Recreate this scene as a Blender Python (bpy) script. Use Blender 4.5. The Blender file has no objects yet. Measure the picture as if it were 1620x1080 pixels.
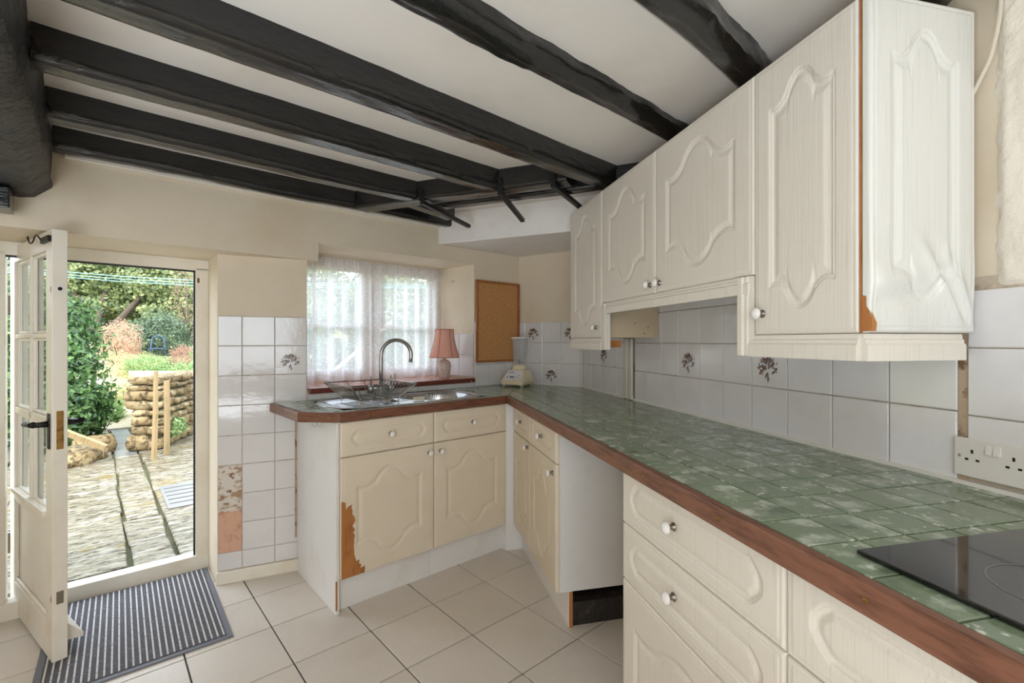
import bpy, bmesh, math, random
import numpy as np
from mathutils import Vector, Matrix, noise
random.seed(7)
sc = bpy.context.scene
COL = sc.collection
D = bpy.data

# ------------------------------------------------------------------ camera, world, lights, exposure
EYE = 1.22
cam = D.objects.new('camera', D.cameras.new('camera')); COL.objects.link(cam)
cam.location = (0, 0, EYE); cam.rotation_euler = (math.pi/2, 0, 0)
cam.data.sensor_width = 36; cam.data.lens = 36*742/1620
cam.data.clip_start = .02; cam.data.clip_end = 200
sc.camera = cam
sc.view_settings.view_transform = 'Standard'; sc.view_settings.look = 'None'
sc.view_settings.gamma = 1; sc.view_settings.use_curve_mapping = False
sc.view_settings.exposure = 0.0
SKY = 4.6
wd = D.worlds.new('sky'); sc.world = wd; wd.use_nodes = True
nt = wd.node_tree; nt.nodes.clear()
out = nt.nodes.new('ShaderNodeOutputWorld'); bg = nt.nodes.new('ShaderNodeBackground')
tc = nt.nodes.new('ShaderNodeTexCoord'); sp = nt.nodes.new('ShaderNodeSeparateXYZ'); rp = nt.nodes.new('ShaderNodeValToRGB')
rp.color_ramp.elements[0].position = 0; rp.color_ramp.elements[0].color = (.90, .94, 1, 1)
rp.color_ramp.elements[1].position = .8; rp.color_ramp.elements[1].color = (.74, .86, 1, 1)
nt.links.new(tc.outputs['Generated'], sp.inputs[0]); nt.links.new(sp.outputs['Z'], rp.inputs[0])
nt.links.new(rp.outputs[0], bg.inputs[0]); bg.inputs[1].default_value = SKY
nt.links.new(bg.outputs[0], out.inputs[0])
sc.cycles.diffuse_bounces = 6; sc.cycles.transparent_max_bounces = 16; sc.cycles.sample_clamp_indirect = 6

S_ = Vector((.749, .6626, 0)); M_ = Vector((-.6626, .749, 0))      # along / into the window wall
N_ = Vector((.9736, .2284, 0)); U_ = Vector((.2284, -.9736, 0))    # into / along the long run's wall
RS = math.atan2(.6626, .749); RR = math.atan2(-.9736, .2284)
def W(a, b, z=0): v = S_*a + M_*b; v.z = z; return v
def R(u, c, z=0): v = U_*u + N_*c; v.z = z; return v
def area(name, loc, target, sx, sy, power, col):
    l = D.lights.new(name, 'AREA'); l.shape = 'RECTANGLE'; l.size = sx; l.size_y = sy; l.energy = power; l.color = col
    o = D.objects.new(name, l); COL.objects.link(o); o.location = loc
    o.rotation_euler = (Vector(target)-Vector(loc)).to_track_quat('-Z', 'Y').to_euler()
    return o
sun = D.lights.new('sun', 'SUN'); sun.energy = 4; sun.angle = math.radians(20); sun.color = (1, .95, .86)
so = D.objects.new('sun', sun); COL.objects.link(so); so.rotation_euler = (Vector((-.1, 1.0, -1.35))).to_track_quat('-Z', 'Y').to_euler()
# unseen fill lights added for brightness: from behind, from overhead, and the uplighter
area('rear_fill', (.2, -2.1, 1.35), (.4, 2, 1.1), 1.5, 1.1, 34, (.80, .90, 1))
area('overhead_fill', (-.5, -.7, 1.98), (-.5, -.7, 0), .5, .5, 7, (1, .88, .74))
area('upward_fill', (-.7, -.7, .55), (-.6, -.6, 3), 1.3, 1.3, 54, (.83, .92, 1))

# ------------------------------------------------------------------ materials
def lin(c): return tuple(((v/255)/12.92 if v/255 <= .04045 else ((v/255+.055)/1.055)**2.4) for v in c)+(1,)
def nn(t, k, **kw):
    n = t.nodes.new(k)
    for a, v in kw.items(): setattr(n, a, v)
    return n
def mat(name, col, rough=.5, metal=0, var=None, bump=None, bump2=None, spec=None, coat=0, sss=0, randomise=0):
    """var = list of (scale, colour, lo, hi, (sx,sy,sz)); bump = (scale, strength, distance, (sx,sy,sz))"""
    m = D.materials.new(name); m.use_nodes = True; t = m.node_tree; p = t.nodes['Principled BSDF']
    p.inputs['Roughness'].default_value = rough; p.inputs['Metallic'].default_value = metal
    if spec is not None: p.inputs['Specular IOR Level'].default_value = spec
    if coat: p.inputs['Coat Weight'].default_value = coat; p.inputs['Coat Roughness'].default_value = .12
    tcn = nn(t, 'ShaderNodeTexCoord'); geo = tcn.outputs['Object']
    oi = None
    if randomise:
        oi = nn(t, 'ShaderNodeObjectInfo')
        add = nn(t, 'ShaderNodeVectorMath', operation='MULTIPLY_ADD')
        cv = nn(t, 'ShaderNodeCombineXYZ')
        for i in range(3): t.links.new(oi.outputs['Random'], cv.inputs[i])
        t.links.new(cv.outputs[0], add.inputs[0]); add.inputs[1].default_value = (37, 53, 71); t.links.new(geo, add.inputs[2])
        geo = add.outputs[0]
    cur = None
    rgb = nn(t, 'ShaderNodeRGB'); rgb.outputs[0].default_value = lin(col); cur = rgb.outputs[0]
    def nz(scale, st, det=5, rg=.6):
        mp = nn(t, 'ShaderNodeMapping'); mp.inputs['Scale'].default_value = st
        t.links.new(geo, mp.inputs[0]); n = nn(t, 'ShaderNodeTexNoise'); n.inputs['Scale'].default_value = scale
        n.inputs['Detail'].default_value = det; n.inputs['Roughness'].default_value = rg
        t.links.new(mp.outputs[0], n.inputs[0]); return n.outputs['Fac']
    for v in (var or []):
        sc_, c2, lo, hi = v[:4]; st = v[4] if len(v) > 4 else (1, 1, 1)
        f = nz(sc_, st); r = nn(t, 'ShaderNodeMapRange'); r.inputs[1].default_value = lo; r.inputs[2].default_value = hi
        r.interpolation_type = 'SMOOTHSTEP'; t.links.new(f, r.inputs[0])
        mx = nn(t, 'ShaderNodeMix', data_type='RGBA'); t.links.new(r.outputs[0], mx.inputs[0]); t.links.new(cur, mx.inputs[6])
        mx.inputs[7].default_value = lin(c2); cur = mx.outputs[2]
    if randomise:
        hs = nn(t, 'ShaderNodeHueSaturation'); r = nn(t, 'ShaderNodeMapRange')
        r.inputs[3].default_value = 1-randomise; r.inputs[4].default_value = 1+randomise
        t.links.new(oi.outputs['Random'], r.inputs[0]); t.links.new(r.outputs[0], hs.inputs['Value']); t.links.new(cur, hs.inputs['Color']); cur = hs.outputs[0]
    t.links.new(cur, p.inputs['Base Color'])
    prev = None
    for b in (bump, bump2):
        if not b: continue
        f = nz(b[0], b[3] if len(b) > 3 else (1, 1, 1), 4); bn = nn(t, 'ShaderNodeBump'); bn.inputs['Strength'].default_value = b[1]; bn.inputs['Distance'].default_value = b[2]
        t.links.new(f, bn.inputs['Height'])
        if prev: t.links.new(prev, bn.inputs['Normal'])
        prev = bn.outputs[0]
    if prev: t.links.new(prev, p.inputs['Normal'])
    return m
GR = (90, 90, 1.6)
MT = {}
MT['wall'] = mat('cream_wall_paint', (222, 209, 188), .75, var=[(2.2, (212, 197, 172), .4, .75)], bump=(9, .25, .01))
MT['wall_white'] = mat('white_plaster', (236, 233, 229), .7, var=[(5, (222, 212, 202), .5, .8)], bump=(18, .3, .006))
MT['rough_plaster'] = mat('rough_plaster', (228, 220, 206), .7, bump=(45, .8, .006), bump2=(12, .4, .01))
MT['ceiling'] = mat('ceiling_paint', (228, 222, 214), .8, var=[(3, (218, 208, 198), .45, .8)], bump=(6, .1, .01))
MT['beam'] = mat('black_beam_paint', (17, 17, 18), .27, coat=.5, var=[(14, (11, 11, 12), .5, .62, (1, 3, 3)), (24, (96, 66, 44), .745, .77)], bump=(10, .5, .012, (.8, 2.5, 2.5)), bump2=(60, .7, .003, (.5, 1.4, 1.4)))
MT['girder'] = mat('black_girder_paint', (30, 30, 31), .5, var=[(14, (20, 20, 21), .5, .62), (22, (110, 74, 48), .75, .77)], bump=(9, .9, .03), bump2=(50, .7, .006))
MT['jug'] = None
MT['iron'] = mat('black_iron', (24, 24, 25), .45, .3, bump=(120, .5, .002))
MT['rust_iron'] = mat('worn_iron', (30, 29, 30), .45, .5, var=[(60, (92, 88, 84), .55, .72)], bump=(150, .6, .002))
MT['tile'] = mat('white_glazed_tile', (222, 220, 220), .07, var=[(6, (214, 211, 211), .4, .8)], bump=(14, .25, .004), bump2=(160, .05, .001), randomise=.015)
MT['grout'] = mat('wall_tile_grout', (196, 184, 166), .9, var=[(12, (150, 128, 104), .5, .72)], bump=(120, .5, .002))
MT['floor'] = mat('beige_floor_tile', (214, 205, 194), .42, var=[(220, (196, 186, 174), .56, .66), (4, (206, 196, 184), .45, .75)], bump=(260, .12, .001), randomise=.03)
MT['floor_grout'] = mat('dark_floor_grout', (72, 61, 54), .9, bump=(160, .4, .002))
MT['green'] = mat('green_worktop_tile', (120, 136, 112), .12, var=[(14, (178, 188, 172), .5, .68), (50, (204, 210, 200), .58, .7), (9, (88, 106, 84), .54, .7)], bump=(26, .35, .003), bump2=(140, .12, .001), randomise=.07)
MT['green_grout'] = mat('dark_green_grout', (82, 86, 62), .8, var=[(10, (60, 62, 48), .45, .7)])
MT['wood'] = mat('mahogany_edging', (122, 80, 60), .4, var=[(6, (90, 56, 42), .42, .7, (2, 14, 14)), (3, (140, 98, 76), .55, .8, (1, 12, 12))], bump=(30, .25, .001, (1, 12, 12)))
MT['door'] = mat('cream_vinyl_door', (224, 212, 192), .4, var=[(7, (220, 207, 186), .4, .8)], bump=(2.2, .35, .0011, GR), bump2=(7, .2, .0008, GR))
MT['door_grey'] = mat('off_white_vinyl_door', (222, 215, 203), .34, var=[(2.4, (212, 204, 191), .54, .68, GR)], bump=(2.2, .45, .0014, GR), bump2=(7, .3, .001, GR))
MT['end_vinyl'] = mat('shiny_warped_vinyl', (220, 219, 213), .24, var=[(2.4, (212, 209, 202), .54, .68, GR)], bump=(2.2, .45, .0014, GR), bump2=(7, .3, .001, GR))
MT['carcass'] = mat('white_melamine', (226, 224, 222), .4, var=[(5, (214, 210, 204), .5, .85)])
MT['carcass_beige'] = mat('beige_melamine', (196, 178, 150), .45, var=[(5, (182, 162, 134), .45, .8)])
MT['mdf'] = mat('bare_fibreboard', (176, 116, 62), .8, var=[(14, (146, 88, 44), .45, .7, (1, 1, .4))], bump=(200, .4, .001))
MT['white'] = mat('white_gloss_paint', (232, 226, 214), .3, var=[(5, (222, 212, 194), .45, .8), (38, (150, 128, 106), .735, .76)], bump=(30, .15, .002))
MT['white_plain'] = mat('white_plastic', (224, 221, 214), .3)
MT['porcelain'] = mat('white_porcelain', (230, 226, 222), .1)
MT['pewter'] = mat('antique_pewter', (138, 130, 118), .35, .9)
MT['brass'] = mat('aged_brass', (168, 132, 78), .38, .9, var=[(40, (120, 92, 58), .45, .65)])
MT['dark'] = mat('dark_void', (18, 16, 15), .9)
MT['rubble'] = mat('bitumen_rubble', (40, 33, 29), .6, var=[(22, (78, 62, 52), .55, .72), (90, (150, 130, 112), .72, .76)], bump=(18, 1, .02))
MT['steel'] = mat('stainless_steel', (196, 198, 202), .22, 1, bump=(200, .06, .0006))
MT['chrome'] = mat('brushed_nickel', (186, 186, 184), .34, 1)
MT['wire'] = mat('wire_steel', (150, 148, 142), .3, .9)
MT['cork'] = mat('cork', (198, 146, 92), .85, var=[(90, (164, 112, 62), .5, .66), (180, (216, 172, 120), .62, .72)], bump=(150, .5, .002))
MT['pine'] = mat('orange_pine_frame', (168, 106, 56), .45, var=[(8, (136, 78, 38), .45, .7, (12, 12, 1))])
MT['sill'] = mat('terracotta_sill_tile', (212, 150, 134), .12, var=[(9, (226, 178, 164), .45, .75)], randomise=.06)
MT['sill_nose'] = mat('brown_sill_edge', (112, 56, 44), .3)
MT['hob'] = mat('black_glass', (14, 15, 17), .05, coat=.5)
MT['hob_mark'] = mat('grey_print', (104, 104, 106), .3)
MT['mat_dark'] = mat('charcoal_mat', (88, 86, 90), .95, var=[(60, (112, 110, 114), .5, .72)], bump=(160, .8, .003))
MT['mat_light'] = mat('pale_mat_rib', (206, 203, 203), .8, var=[(60, (150, 148, 150), .5, .7)])
MT['mat_edge'] = mat('grey_rubber', (112, 114, 124), .6)
MT['cream_plastic'] = mat('cream_plastic', (226, 215, 182), .35)
MT['panel_lilac'] = mat('pale_control_panel', (222, 220, 226), .3)
MT['ink'] = mat('black_print', (30, 28, 32), .5)
MT['shade'] = mat('salmon_fabric', (232, 172, 154), .8, bump=(3, .2, .002, (60, 60, 2)))
MT['ceramic'] = mat('speckled_ceramic', (206, 190, 180), .3, var=[(90, (150, 128, 118), .55, .66)])
MT['flex'] = mat('grey_flex', (206, 196, 176), .5)
MT['patch'] = mat('damaged_plaster', (222, 214, 204), .9, var=[(14, (176, 146, 118), .47, .6, (1, 1, 2)), (40, (128, 100, 78), .56, .66)], bump=(40, .9, .006))
MT['peach'] = mat('peach_plaster', (216, 172, 148), .9, var=[(24, (190, 146, 118), .5, .7), (40, (150, 118, 94), .66, .74)], bump=(40, .8, .005))
MT['stain'] = mat('brown_adhesive', (186, 164, 138), .9, var=[(30, (122, 92, 68), .52, .66)], bump=(90, .8, .003))
MT['trunking'] = mat('cream_trunking', (206, 202, 188), .4)
MT['f_green'] = mat('print_grey_green', (92, 96, 84), .2)
MT['f_brown'] = mat('print_brown', (104, 74, 58), .2)
MT['f_pink'] = mat('print_pink', (176, 138, 128), .2)
MT['f_tan'] = mat('print_tan', (168, 140, 104), .2)
MT['slab'] = mat('wet_paving', (132, 122, 100), .2, var=[(5, (172, 166, 150), .45, .7, (1, 3.5, 1)), (13, (70, 62, 40), .5, .62, (1, 3, 1)), (3, (126, 108, 56), .56, .7)], bump=(5, .9, .05, (1, 2.6, 1)), bump2=(30, .6, .01), randomise=.1)
MT['slab_pale'] = mat('pale_paving', (118, 118, 116), .3, bump=(18, .5, .01), randomise=.05)
MT['stone'] = mat('honey_stone', (140, 120, 84), .8, var=[(6, (172, 156, 120), .48, .7), (18, (84, 68, 44), .48, .62)], bump=(14, 1, .03), randomise=.16)
MT['mortar'] = mat('mossy_joint', (98, 98, 68), .9, bump=(20, 1, .03))
MT['soil'] = mat('garden_soil', (140, 134, 96), .9, var=[(4, (188, 190, 140), .45, .65), (16, (110, 92, 66), .5, .7)], bump=(10, .8, .05))
MT['gravel'] = mat('pale_gravel', (186, 174, 150), .9, bump=(60, .8, .02))
MT['lawn'] = mat('lawn', (172, 182, 136), .9, bump=(60, .8, .03))
MT['bark'] = mat('bark', (92, 80, 68), .9, bump=(20, 1, .02))
MT['stake'] = mat('weathered_stake', (158, 134, 98), .8, var=[(9, (120, 116, 66), .5, .7, (4, 4, .6))], bump=(20, .5, .005, (6, 6, 1)))
MT['cyan'] = mat('cyan_line', (150, 214, 214), .5)
MT['blue'] = mat('blue_plastic', (60, 84, 116), .5)
def leafmat(name, c1, c2, rough=.35):
    m = D.materials.new(name); m.use_nodes = True; t = m.node_tree; p = t.nodes['Principled BSDF']
    g = nn(t, 'ShaderNodeNewGeometry'); r = nn(t, 'ShaderNodeValToRGB')
    r.color_ramp.elements[0].color = lin(c1); r.color_ramp.elements[1].color = lin(c2)
    t.links.new(g.outputs['Random Per Island'], r.inputs[0]); t.links.new(r.outputs[0], p.inputs['Base Color'])
    p.inputs['Roughness'].default_value = rough
    tr = nn(t, 'ShaderNodeBsdfTranslucent'); t.links.new(r.outputs[0], tr.inputs[0]); mx = nn(t, 'ShaderNodeMixShader'); mx.inputs[0].default_value = .35
    t.links.new(p.outputs[0], mx.inputs[1]); t.links.new(tr.outputs[0], mx.inputs[2]); t.links.new(mx.outputs[0], t.nodes['Material Output'].inputs[0])
    return m
MT['ivy'] = leafmat('glossy_ivy_leaf', (40, 70, 44), (120, 156, 92), .22)
MT['oak'] = leafmat('tree_leaf', (96, 116, 84), (176, 184, 124), .5)
MT['evergreen'] = leafmat('evergreen_leaf', (74, 92, 78), (130, 150, 116), .5)
MT['rust_leaf'] = leafmat('rust_leaf', (184, 144, 118), (224, 198, 172), .6)
MT['yellow_leaf'] = leafmat('yellow_leaf', (184, 180, 118), (222, 214, 166), .6)
MT['fern'] = leafmat('fresh_leaf', (112, 148, 86), (180, 202, 142), .4)
MT['red_leaf'] = leafmat('red_twig', (168, 128, 110), (202, 166, 148), .6)
def glassmat():
    m = D.materials.new('window_glass'); m.use_nodes = True; t = m.node_tree; t.nodes.clear()
    o = nn(t, 'ShaderNodeOutputMaterial'); a = nn(t, 'ShaderNodeBsdfTransparent'); b = nn(t, 'ShaderNodeBsdfGlossy'); b.inputs['Roughness'].default_value = .02
    lw = nn(t, 'ShaderNodeLayerWeight'); lw.inputs[0].default_value = .25; f = nn(t, 'ShaderNodeMapRange'); f.inputs[3].default_value = .03; f.inputs[4].default_value = .34; pw = nn(t, 'ShaderNodeMath', operation='POWER'); pw.inputs[1].default_value = 2.5; t.links.new(lw.outputs['Facing'], pw.inputs[0]); t.links.new(pw.outputs[0], f.inputs[0]); mx = nn(t, 'ShaderNodeMixShader')
    a.inputs[0].default_value = (.95, .97, .97, 1)
    t.links.new(f.outputs[0], mx.inputs[0]); t.links.new(a.outputs[0], mx.inputs[1]); t.links.new(b.outputs[0], mx.inputs[2]); t.links.new(mx.outputs[0], o.inputs[0])
    return m
MT['glass'] = glassmat()
def lacemat():
    m = D.materials.new('lace_net'); m.use_nodes = True; t = m.node_tree; t.nodes.clear()
    o = nn(t, 'ShaderNodeOutputMaterial'); tr = nn(t, 'ShaderNodeBsdfTransparent'); tl = nn(t, 'ShaderNodeBsdfTranslucent'); df = nn(t, 'ShaderNodeBsdfDiffuse')
    tl.inputs[0].default_value = (.93, .92, .95, 1); df.inputs[0].default_value = (.93, .92, .95, 1)
    m1 = nn(t, 'ShaderNodeMixShader'); m1.inputs[0].default_value = .25; t.links.new(tl.outputs[0], m1.inputs[1]); t.links.new(df.outputs[0], m1.inputs[2])
    tcn = nn(t, 'ShaderNodeTexCoord'); sep = nn(t, 'ShaderNodeSeparateXYZ'); t.links.new(tcn.outputs['UV'], sep.inputs[0])
    vo = nn(t, 'ShaderNodeTexVoronoi'); vo.inputs['Scale'].default_value = 22
    t.links.new(tcn.outputs['UV'], vo.inputs[0])
    r1 = nn(t, 'ShaderNodeMapRange'); r1.inputs[1].default_value = .24; r1.inputs[2].default_value = .36; r1.inputs[3].default_value = .86; r1.inputs[4].default_value = .62
    t.links.new(vo.outputs['Distance'], r1.inputs[0])
    # bands of drawn thread: denser columns
    w = nn(t, 'ShaderNodeTexWave'); w.inputs['Scale'].default_value = 1.15; w.bands_direction = 'X'; t.links.new(tcn.outputs['UV'], w.inputs[0])
    r2 = nn(t, 'ShaderNodeMapRange'); r2.inputs[1].default_value = .6; r2.inputs[2].default_value = .75; r2.inputs[3].default_value = 0; r2.inputs[4].default_value = .25
    t.links.new(w.outputs['Fac'], r2.inputs[0])
    ad = nn(t, 'ShaderNodeMath', operation='ADD', use_clamp=True); t.links.new(r1.outputs[0], ad.inputs[0]); t.links.new(r2.outputs[0], ad.inputs[1])
    mx = nn(t, 'ShaderNodeMixShader'); t.links.new(ad.outputs[0], mx.inputs[0]); t.links.new(tr.outputs[0], mx.inputs[1]); t.links.new(m1.outputs[0], mx.inputs[2]); t.links.new(mx.outputs[0], o.inputs[0])
    return m
MT['lace'] = lacemat()
def jugmat():
    m = MT['glass'].copy(); m.name = 'clear_jug_glass'; t = m.node_tree; o = [n for n in t.nodes if n.type == 'OUTPUT_MATERIAL'][0]
    src = o.inputs[0].links[0].from_socket; d = nn(t, 'ShaderNodeBsdfDiffuse'); d.inputs[0].default_value = (.8, .82, .82, 1)
    mx = nn(t, 'ShaderNodeMixShader'); mx.inputs[0].default_value = .16; t.links.new(src, mx.inputs[1]); t.links.new(d.outputs[0], mx.inputs[2]); t.links.new(mx.outputs[0], o.inputs[0]); return m
MT['jug'] = jugmat()

# ------------------------------------------------------------------ mesh helpers
class MB:
    def __init__(s): s.v = []; s.f = []; s.m = []
    def add(s, v, f, mi=0):
        n = len(s.v); s.v += [tuple(x) for x in v]; s.f += [tuple(i+n for i in q) for q in f]; s.m += [mi]*len(f); return s
    def box(s, x0, y0, z0, x1, y1, z1, mi=0):
        v = [(x, y, z) for z in (z0, z1) for y in (y0, y1) for x in (x0, x1)]
        return s.add(v, [(0, 2, 3, 1), (4, 5, 7, 6), (0, 1, 5, 4), (2, 6, 7, 3), (0, 4, 6, 2), (1, 3, 7, 5)], mi)
    def prism(s, pts, z0, z1, mi=0):     # plan polygon, counter-clockwise
        n = len(pts); A = sum(pts[i][0]*pts[(i+1) % n][1]-pts[(i+1) % n][0]*pts[i][1] for i in range(n))
        if A < 0: pts = pts[::-1]
        v = [(p[0], p[1], z0) for p in pts]+[(p[0], p[1], z1) for p in pts]
        f = [tuple(range(n))[::-1], tuple(range(n, 2*n))]+[(i, (i+1) % n, n+(i+1) % n, n+i) for i in range(n)]
        return s.add(v, f, mi)
    def sweep(s, prof, x0, x1, mi=0, axis='x', miter=(0, 0)):   # profile (y,z) swept along x (or z)
        n = len(prof); v = []
        for k, x in enumerate((x0, x1)):
            for (y, z) in prof: v.append((x+miter[k]*z, y, z) if axis == 'x' else (z, y, x+miter[k]*z))
        f = [tuple(range(n)), tuple(range(n, 2*n))[::-1]]+[(i, n+i, n+(i+1) % n, (i+1) % n) for i in range(n)]
        return s.add(v, f, mi)
    def lathe(s, prof, c=(0, 0, 0), axis='z', seg=24, mi=0, scale=(1, 1)):
        v = []; f = []; n = len(prof)
        for i in range(seg):
            a = 2*math.pi*i/seg; ca = math.cos(a)*scale[0]; sa = math.sin(a)*scale[1]
            for (r, h) in prof:
                p = (r*ca, r*sa, h) if axis == 'z' else ((r*ca, h, r*sa) if axis == 'y' else (h, r*ca, r*sa))
                v.append((p[0]+c[0], p[1]+c[1], p[2]+c[2]))
        for i in range(seg):
            for j in range(n-1):
                a = i*n+j; b = ((i+1) % seg)*n+j
                f.append((a, b, b+1, a+1))
        return s.add(v, f, mi)
    def tube(s, pts, r, seg=8, mi=0, caps=True, flat=None):
        pts = [Vector(p) for p in pts]; n = len(pts); v = []; f = []
        up = Vector((0, 0, 1)); t0 = (pts[1]-pts[0]).normalized()
        if abs(t0.z) > .95: up = Vector((1, 0, 0))
        for i, p in enumerate(pts):
            t = (pts[min(i+1, n-1)]-pts[max(i-1, 0)]).normalized()
            x = t.cross(up)
            if x.length < 1e-4: x = t.orthogonal()
            x.normalize(); y = x.cross(t).normalized(); up = y
            rr = r[i] if isinstance(r, (list, tuple)) else r
            for k in range(seg):
                a = 2*math.pi*(k+.5)/seg; q = p+x*math.cos(a)*rr+y*math.sin(a)*rr*(flat or 1); v.append(tuple(q))
        for i in range(n-1):
            for k in range(seg):
                a = i*seg+k; b = i*seg+(k+1) % seg; f.append((a, b, b+seg, a+seg))
        if caps: f += [tuple(range(seg))[::-1], tuple(range((n-1)*seg, n*seg))]
        return s.add(v, f, mi)
    def mesh(s, name, mats):
        me = D.meshes.new(name); me.from_pydata(s.v, [], s.f)
        for m in (mats if isinstance(mats, (list, tuple)) else [mats]): me.materials.append(MT[m] if isinstance(m, str) else m)
        if any(s.m): me.polygons.foreach_set('material_index', s.m)
        me.update(); return me
    def obj(s, name, mats, parent=None, loc=(0, 0, 0), rz=0, smooth=False, bevel=0, bseg=2, fix=False):
        me = s.mesh(name, mats)
        if fix:
            b = bmesh.new(); b.from_mesh(me); bmesh.ops.recalc_face_normals(b, faces=b.faces); b.to_mesh(me); b.free()
        if smooth: me.shade_smooth()
        return link(name, me, parent, loc, rz, bevel, bseg)
def link(name, me, parent=None, loc=(0, 0, 0), rz=0, bevel=0, bseg=2):
    o = D.objects.new(name, me); COL.objects.link(o); o.location = loc; o.rotation_euler = (0, 0, rz); o.parent = parent
    if bevel:
        m = o.modifiers.new('bevel', 'BEVEL'); m.width = bevel; m.segments = bseg; m.limit_method = 'ANGLE'
    return o
def thing(name, label, cat, loc=(0, 0, 0), rz=0, group=None):
    o = D.objects.new(name, None); COL.objects.link(o); o.location = loc; o.rotation_euler = (0, 0, rz); o.empty_display_size = .05
    o['label'] = label; o['category'] = cat
    if group: o['group'] = group
    return o
def tag(o, label, cat, group=None):
    o['label'] = label; o['category'] = cat
    if group: o['group'] = group
    return o
def struct(o): o['kind'] = 'structure'; return o
def bake(o):
    o.data.transform(Matrix.Translation(o.location) @ Matrix.Rotation(o.rotation_euler.z, 4, 'Z'))
    o.location = (0, 0, 0); o.rotation_euler = (0, 0, 0); return o
def smoothed(me, ang=35):
    me.shade_smooth()
    try: me.set_sharp_from_angle(angle=math.radians(ang))
    except Exception: pass
    return me
def bentsmooth(o, ang=35): smoothed(o.data, ang); return o

# clip a convex polygon by a convex ccw polygon
def ccw(p):
    A = sum(p[i][0]*p[(i+1) % len(p)][1]-p[(i+1) % len(p)][0]*p[i][1] for i in range(len(p)))
    return list(p) if A > 0 else list(p)[::-1]
def clip(poly, region):
    outp = list(poly); n = len(region)
    for i in range(n):
        a = region[i]; b = region[(i+1) % n]; inp = outp; outp = []
        if not inp: return []
        side = lambda p: (b[0]-a[0])*(p[1]-a[1])-(b[1]-a[1])*(p[0]-a[0])
        for j in range(len(inp)):
            p = inp[j]; q = inp[(j+1) % len(inp)]; sp_ = side(p); sq = side(q)
            if sp_ >= 0: outp.append(p)
            if (sp_ >= 0) != (sq >= 0):
                t = sp_/(sp_-sq); outp.append((p[0]+(q[0]-p[0])*t, p[1]+(q[1]-p[1])*t))
    r = []
    for p in outp:
        if not r or math.hypot(p[0]-r[-1][0], p[1]-r[-1][1]) > 8e-4: r.append(p)
    if len(r) > 1 and math.hypot(r[0][0]-r[-1][0], r[0][1]-r[-1][1]) < 8e-4: r.pop()
    return r if len(r) > 2 else []
def inset(poly, d):
    n = len(poly); L = []
    for i in range(n):
        a = Vector(poly[i]); b = Vector(poly[(i+1) % n]); t = (b-a).normalized(); nr = Vector((-t.y, t.x)); L.append((a+nr*d, t))
    r = []
    for i in range(n):
        p, t = L[i-1]; q, w = L[i]; cr = t.x*w.y-t.y*w.x
        if abs(cr) < 1e-4: r.append(tuple(q)); continue
        k = ((q.x-p.x)*w.y-(q.y-p.y)*w.x)/cr; r.append((p.x+t.x*k, p.y+t.y*k))
    return r
def parea(p): return .5*sum(p[i][0]*p[(i+1) % len(p)][1]-p[(i+1) % len(p)][0]*p[i][1] for i in range(len(p)))
def pillow(poly, z0, z1, bev):      # small tile with eased edges; poly in plan
    i1 = inset(poly, bev); m = MB(); n = len(poly)
    v = [(p[0], p[1], z0) for p in poly]+[(p[0], p[1], z1-bev*.7) for p in poly]+[(p[0], p[1], z1) for p in i1]
    f = [(i, (i+1) % n, n+(i+1) % n, n+i) for i in range(n)]+[(n+i, n+(i+1) % n, 2*n+(i+1) % n, 2*n+i) for i in range(n)]+[tuple(range(2*n, 3*n))]
    return m.add(v, f)

# vertical tiles on a wall: local x along the wall, y out of the wall = -y, z up
tile_cache = {}
def wall_tile(w, h, t=.007):
    key = (round(w, 3), round(h, 3), t)
    if key not in tile_cache:
        b = .0022; m = MB()
        P = [(0, 0), (w, 0), (w, h), (0, h)]; Q = [(b, b), (w-b, b), (w-b, h-b), (b, h-b)]
        v = [(x, 0, z) for x, z in P]+[(x, -t+.0015, z) for x, z in P]+[(x, -t, z) for x, z in Q]
        f = [(i, (i+1) % 4, 4+(i+1) % 4, 4+i) for i in range(4)]+[(4+i, 4+(i+1) % 4, 8+(i+1) % 4, 8+i) for i in range(4)]+[(8, 9, 10, 11)]
        m.add(v, f); tile_cache[key] = m.mesh('tile', 'tile')
    return tile_cache[key]
def flower_mesh(seed, pale=False):
    rd = random.Random(seed); m = MB()
    def petal(cx, cz, ang, L, wd, mi):
        n = 8; v = []
        for k in range(n):
            a = 2*math.pi*k/n; x = math.cos(a)*L; z = math.sin(a)*wd
            v.append((cx+x*math.cos(ang)-z*math.sin(ang), 0, cz+x*math.sin(ang)+z*math.cos(ang)))
        m.add([(x, -.0003-.00003*len(m.f), z) for x, y, z in v], [tuple(range(n))[::-1]], mi)
    for k in range(64):
        a = rd.uniform(-.75, math.pi+.75); r = .046*rd.uniform(.03, 1)**.6
        petal(r*math.cos(a)*.95, r*math.sin(a)*.85, a+rd.uniform(-1.3, 1.3), rd.uniform(.005, .0105), rd.uniform(.0018, .0040), rd.choice([0, 0, 1, 1, 2, 3]))
    for k in range(7):
        a = rd.uniform(-2.1, -1.0); r = rd.uniform(.02, .042); petal(r*math.cos(a)*.6, r*math.sin(a), a+rd.uniform(-.5, .5), .008, .0024, rd.choice([0, 0, 1]))
    return m.mesh('flower_print', ['f_green', 'f_brown', 'f_pink', 'f_tan'])
flower_me = flower_mesh(5)
rt = random.Random(3)
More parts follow.
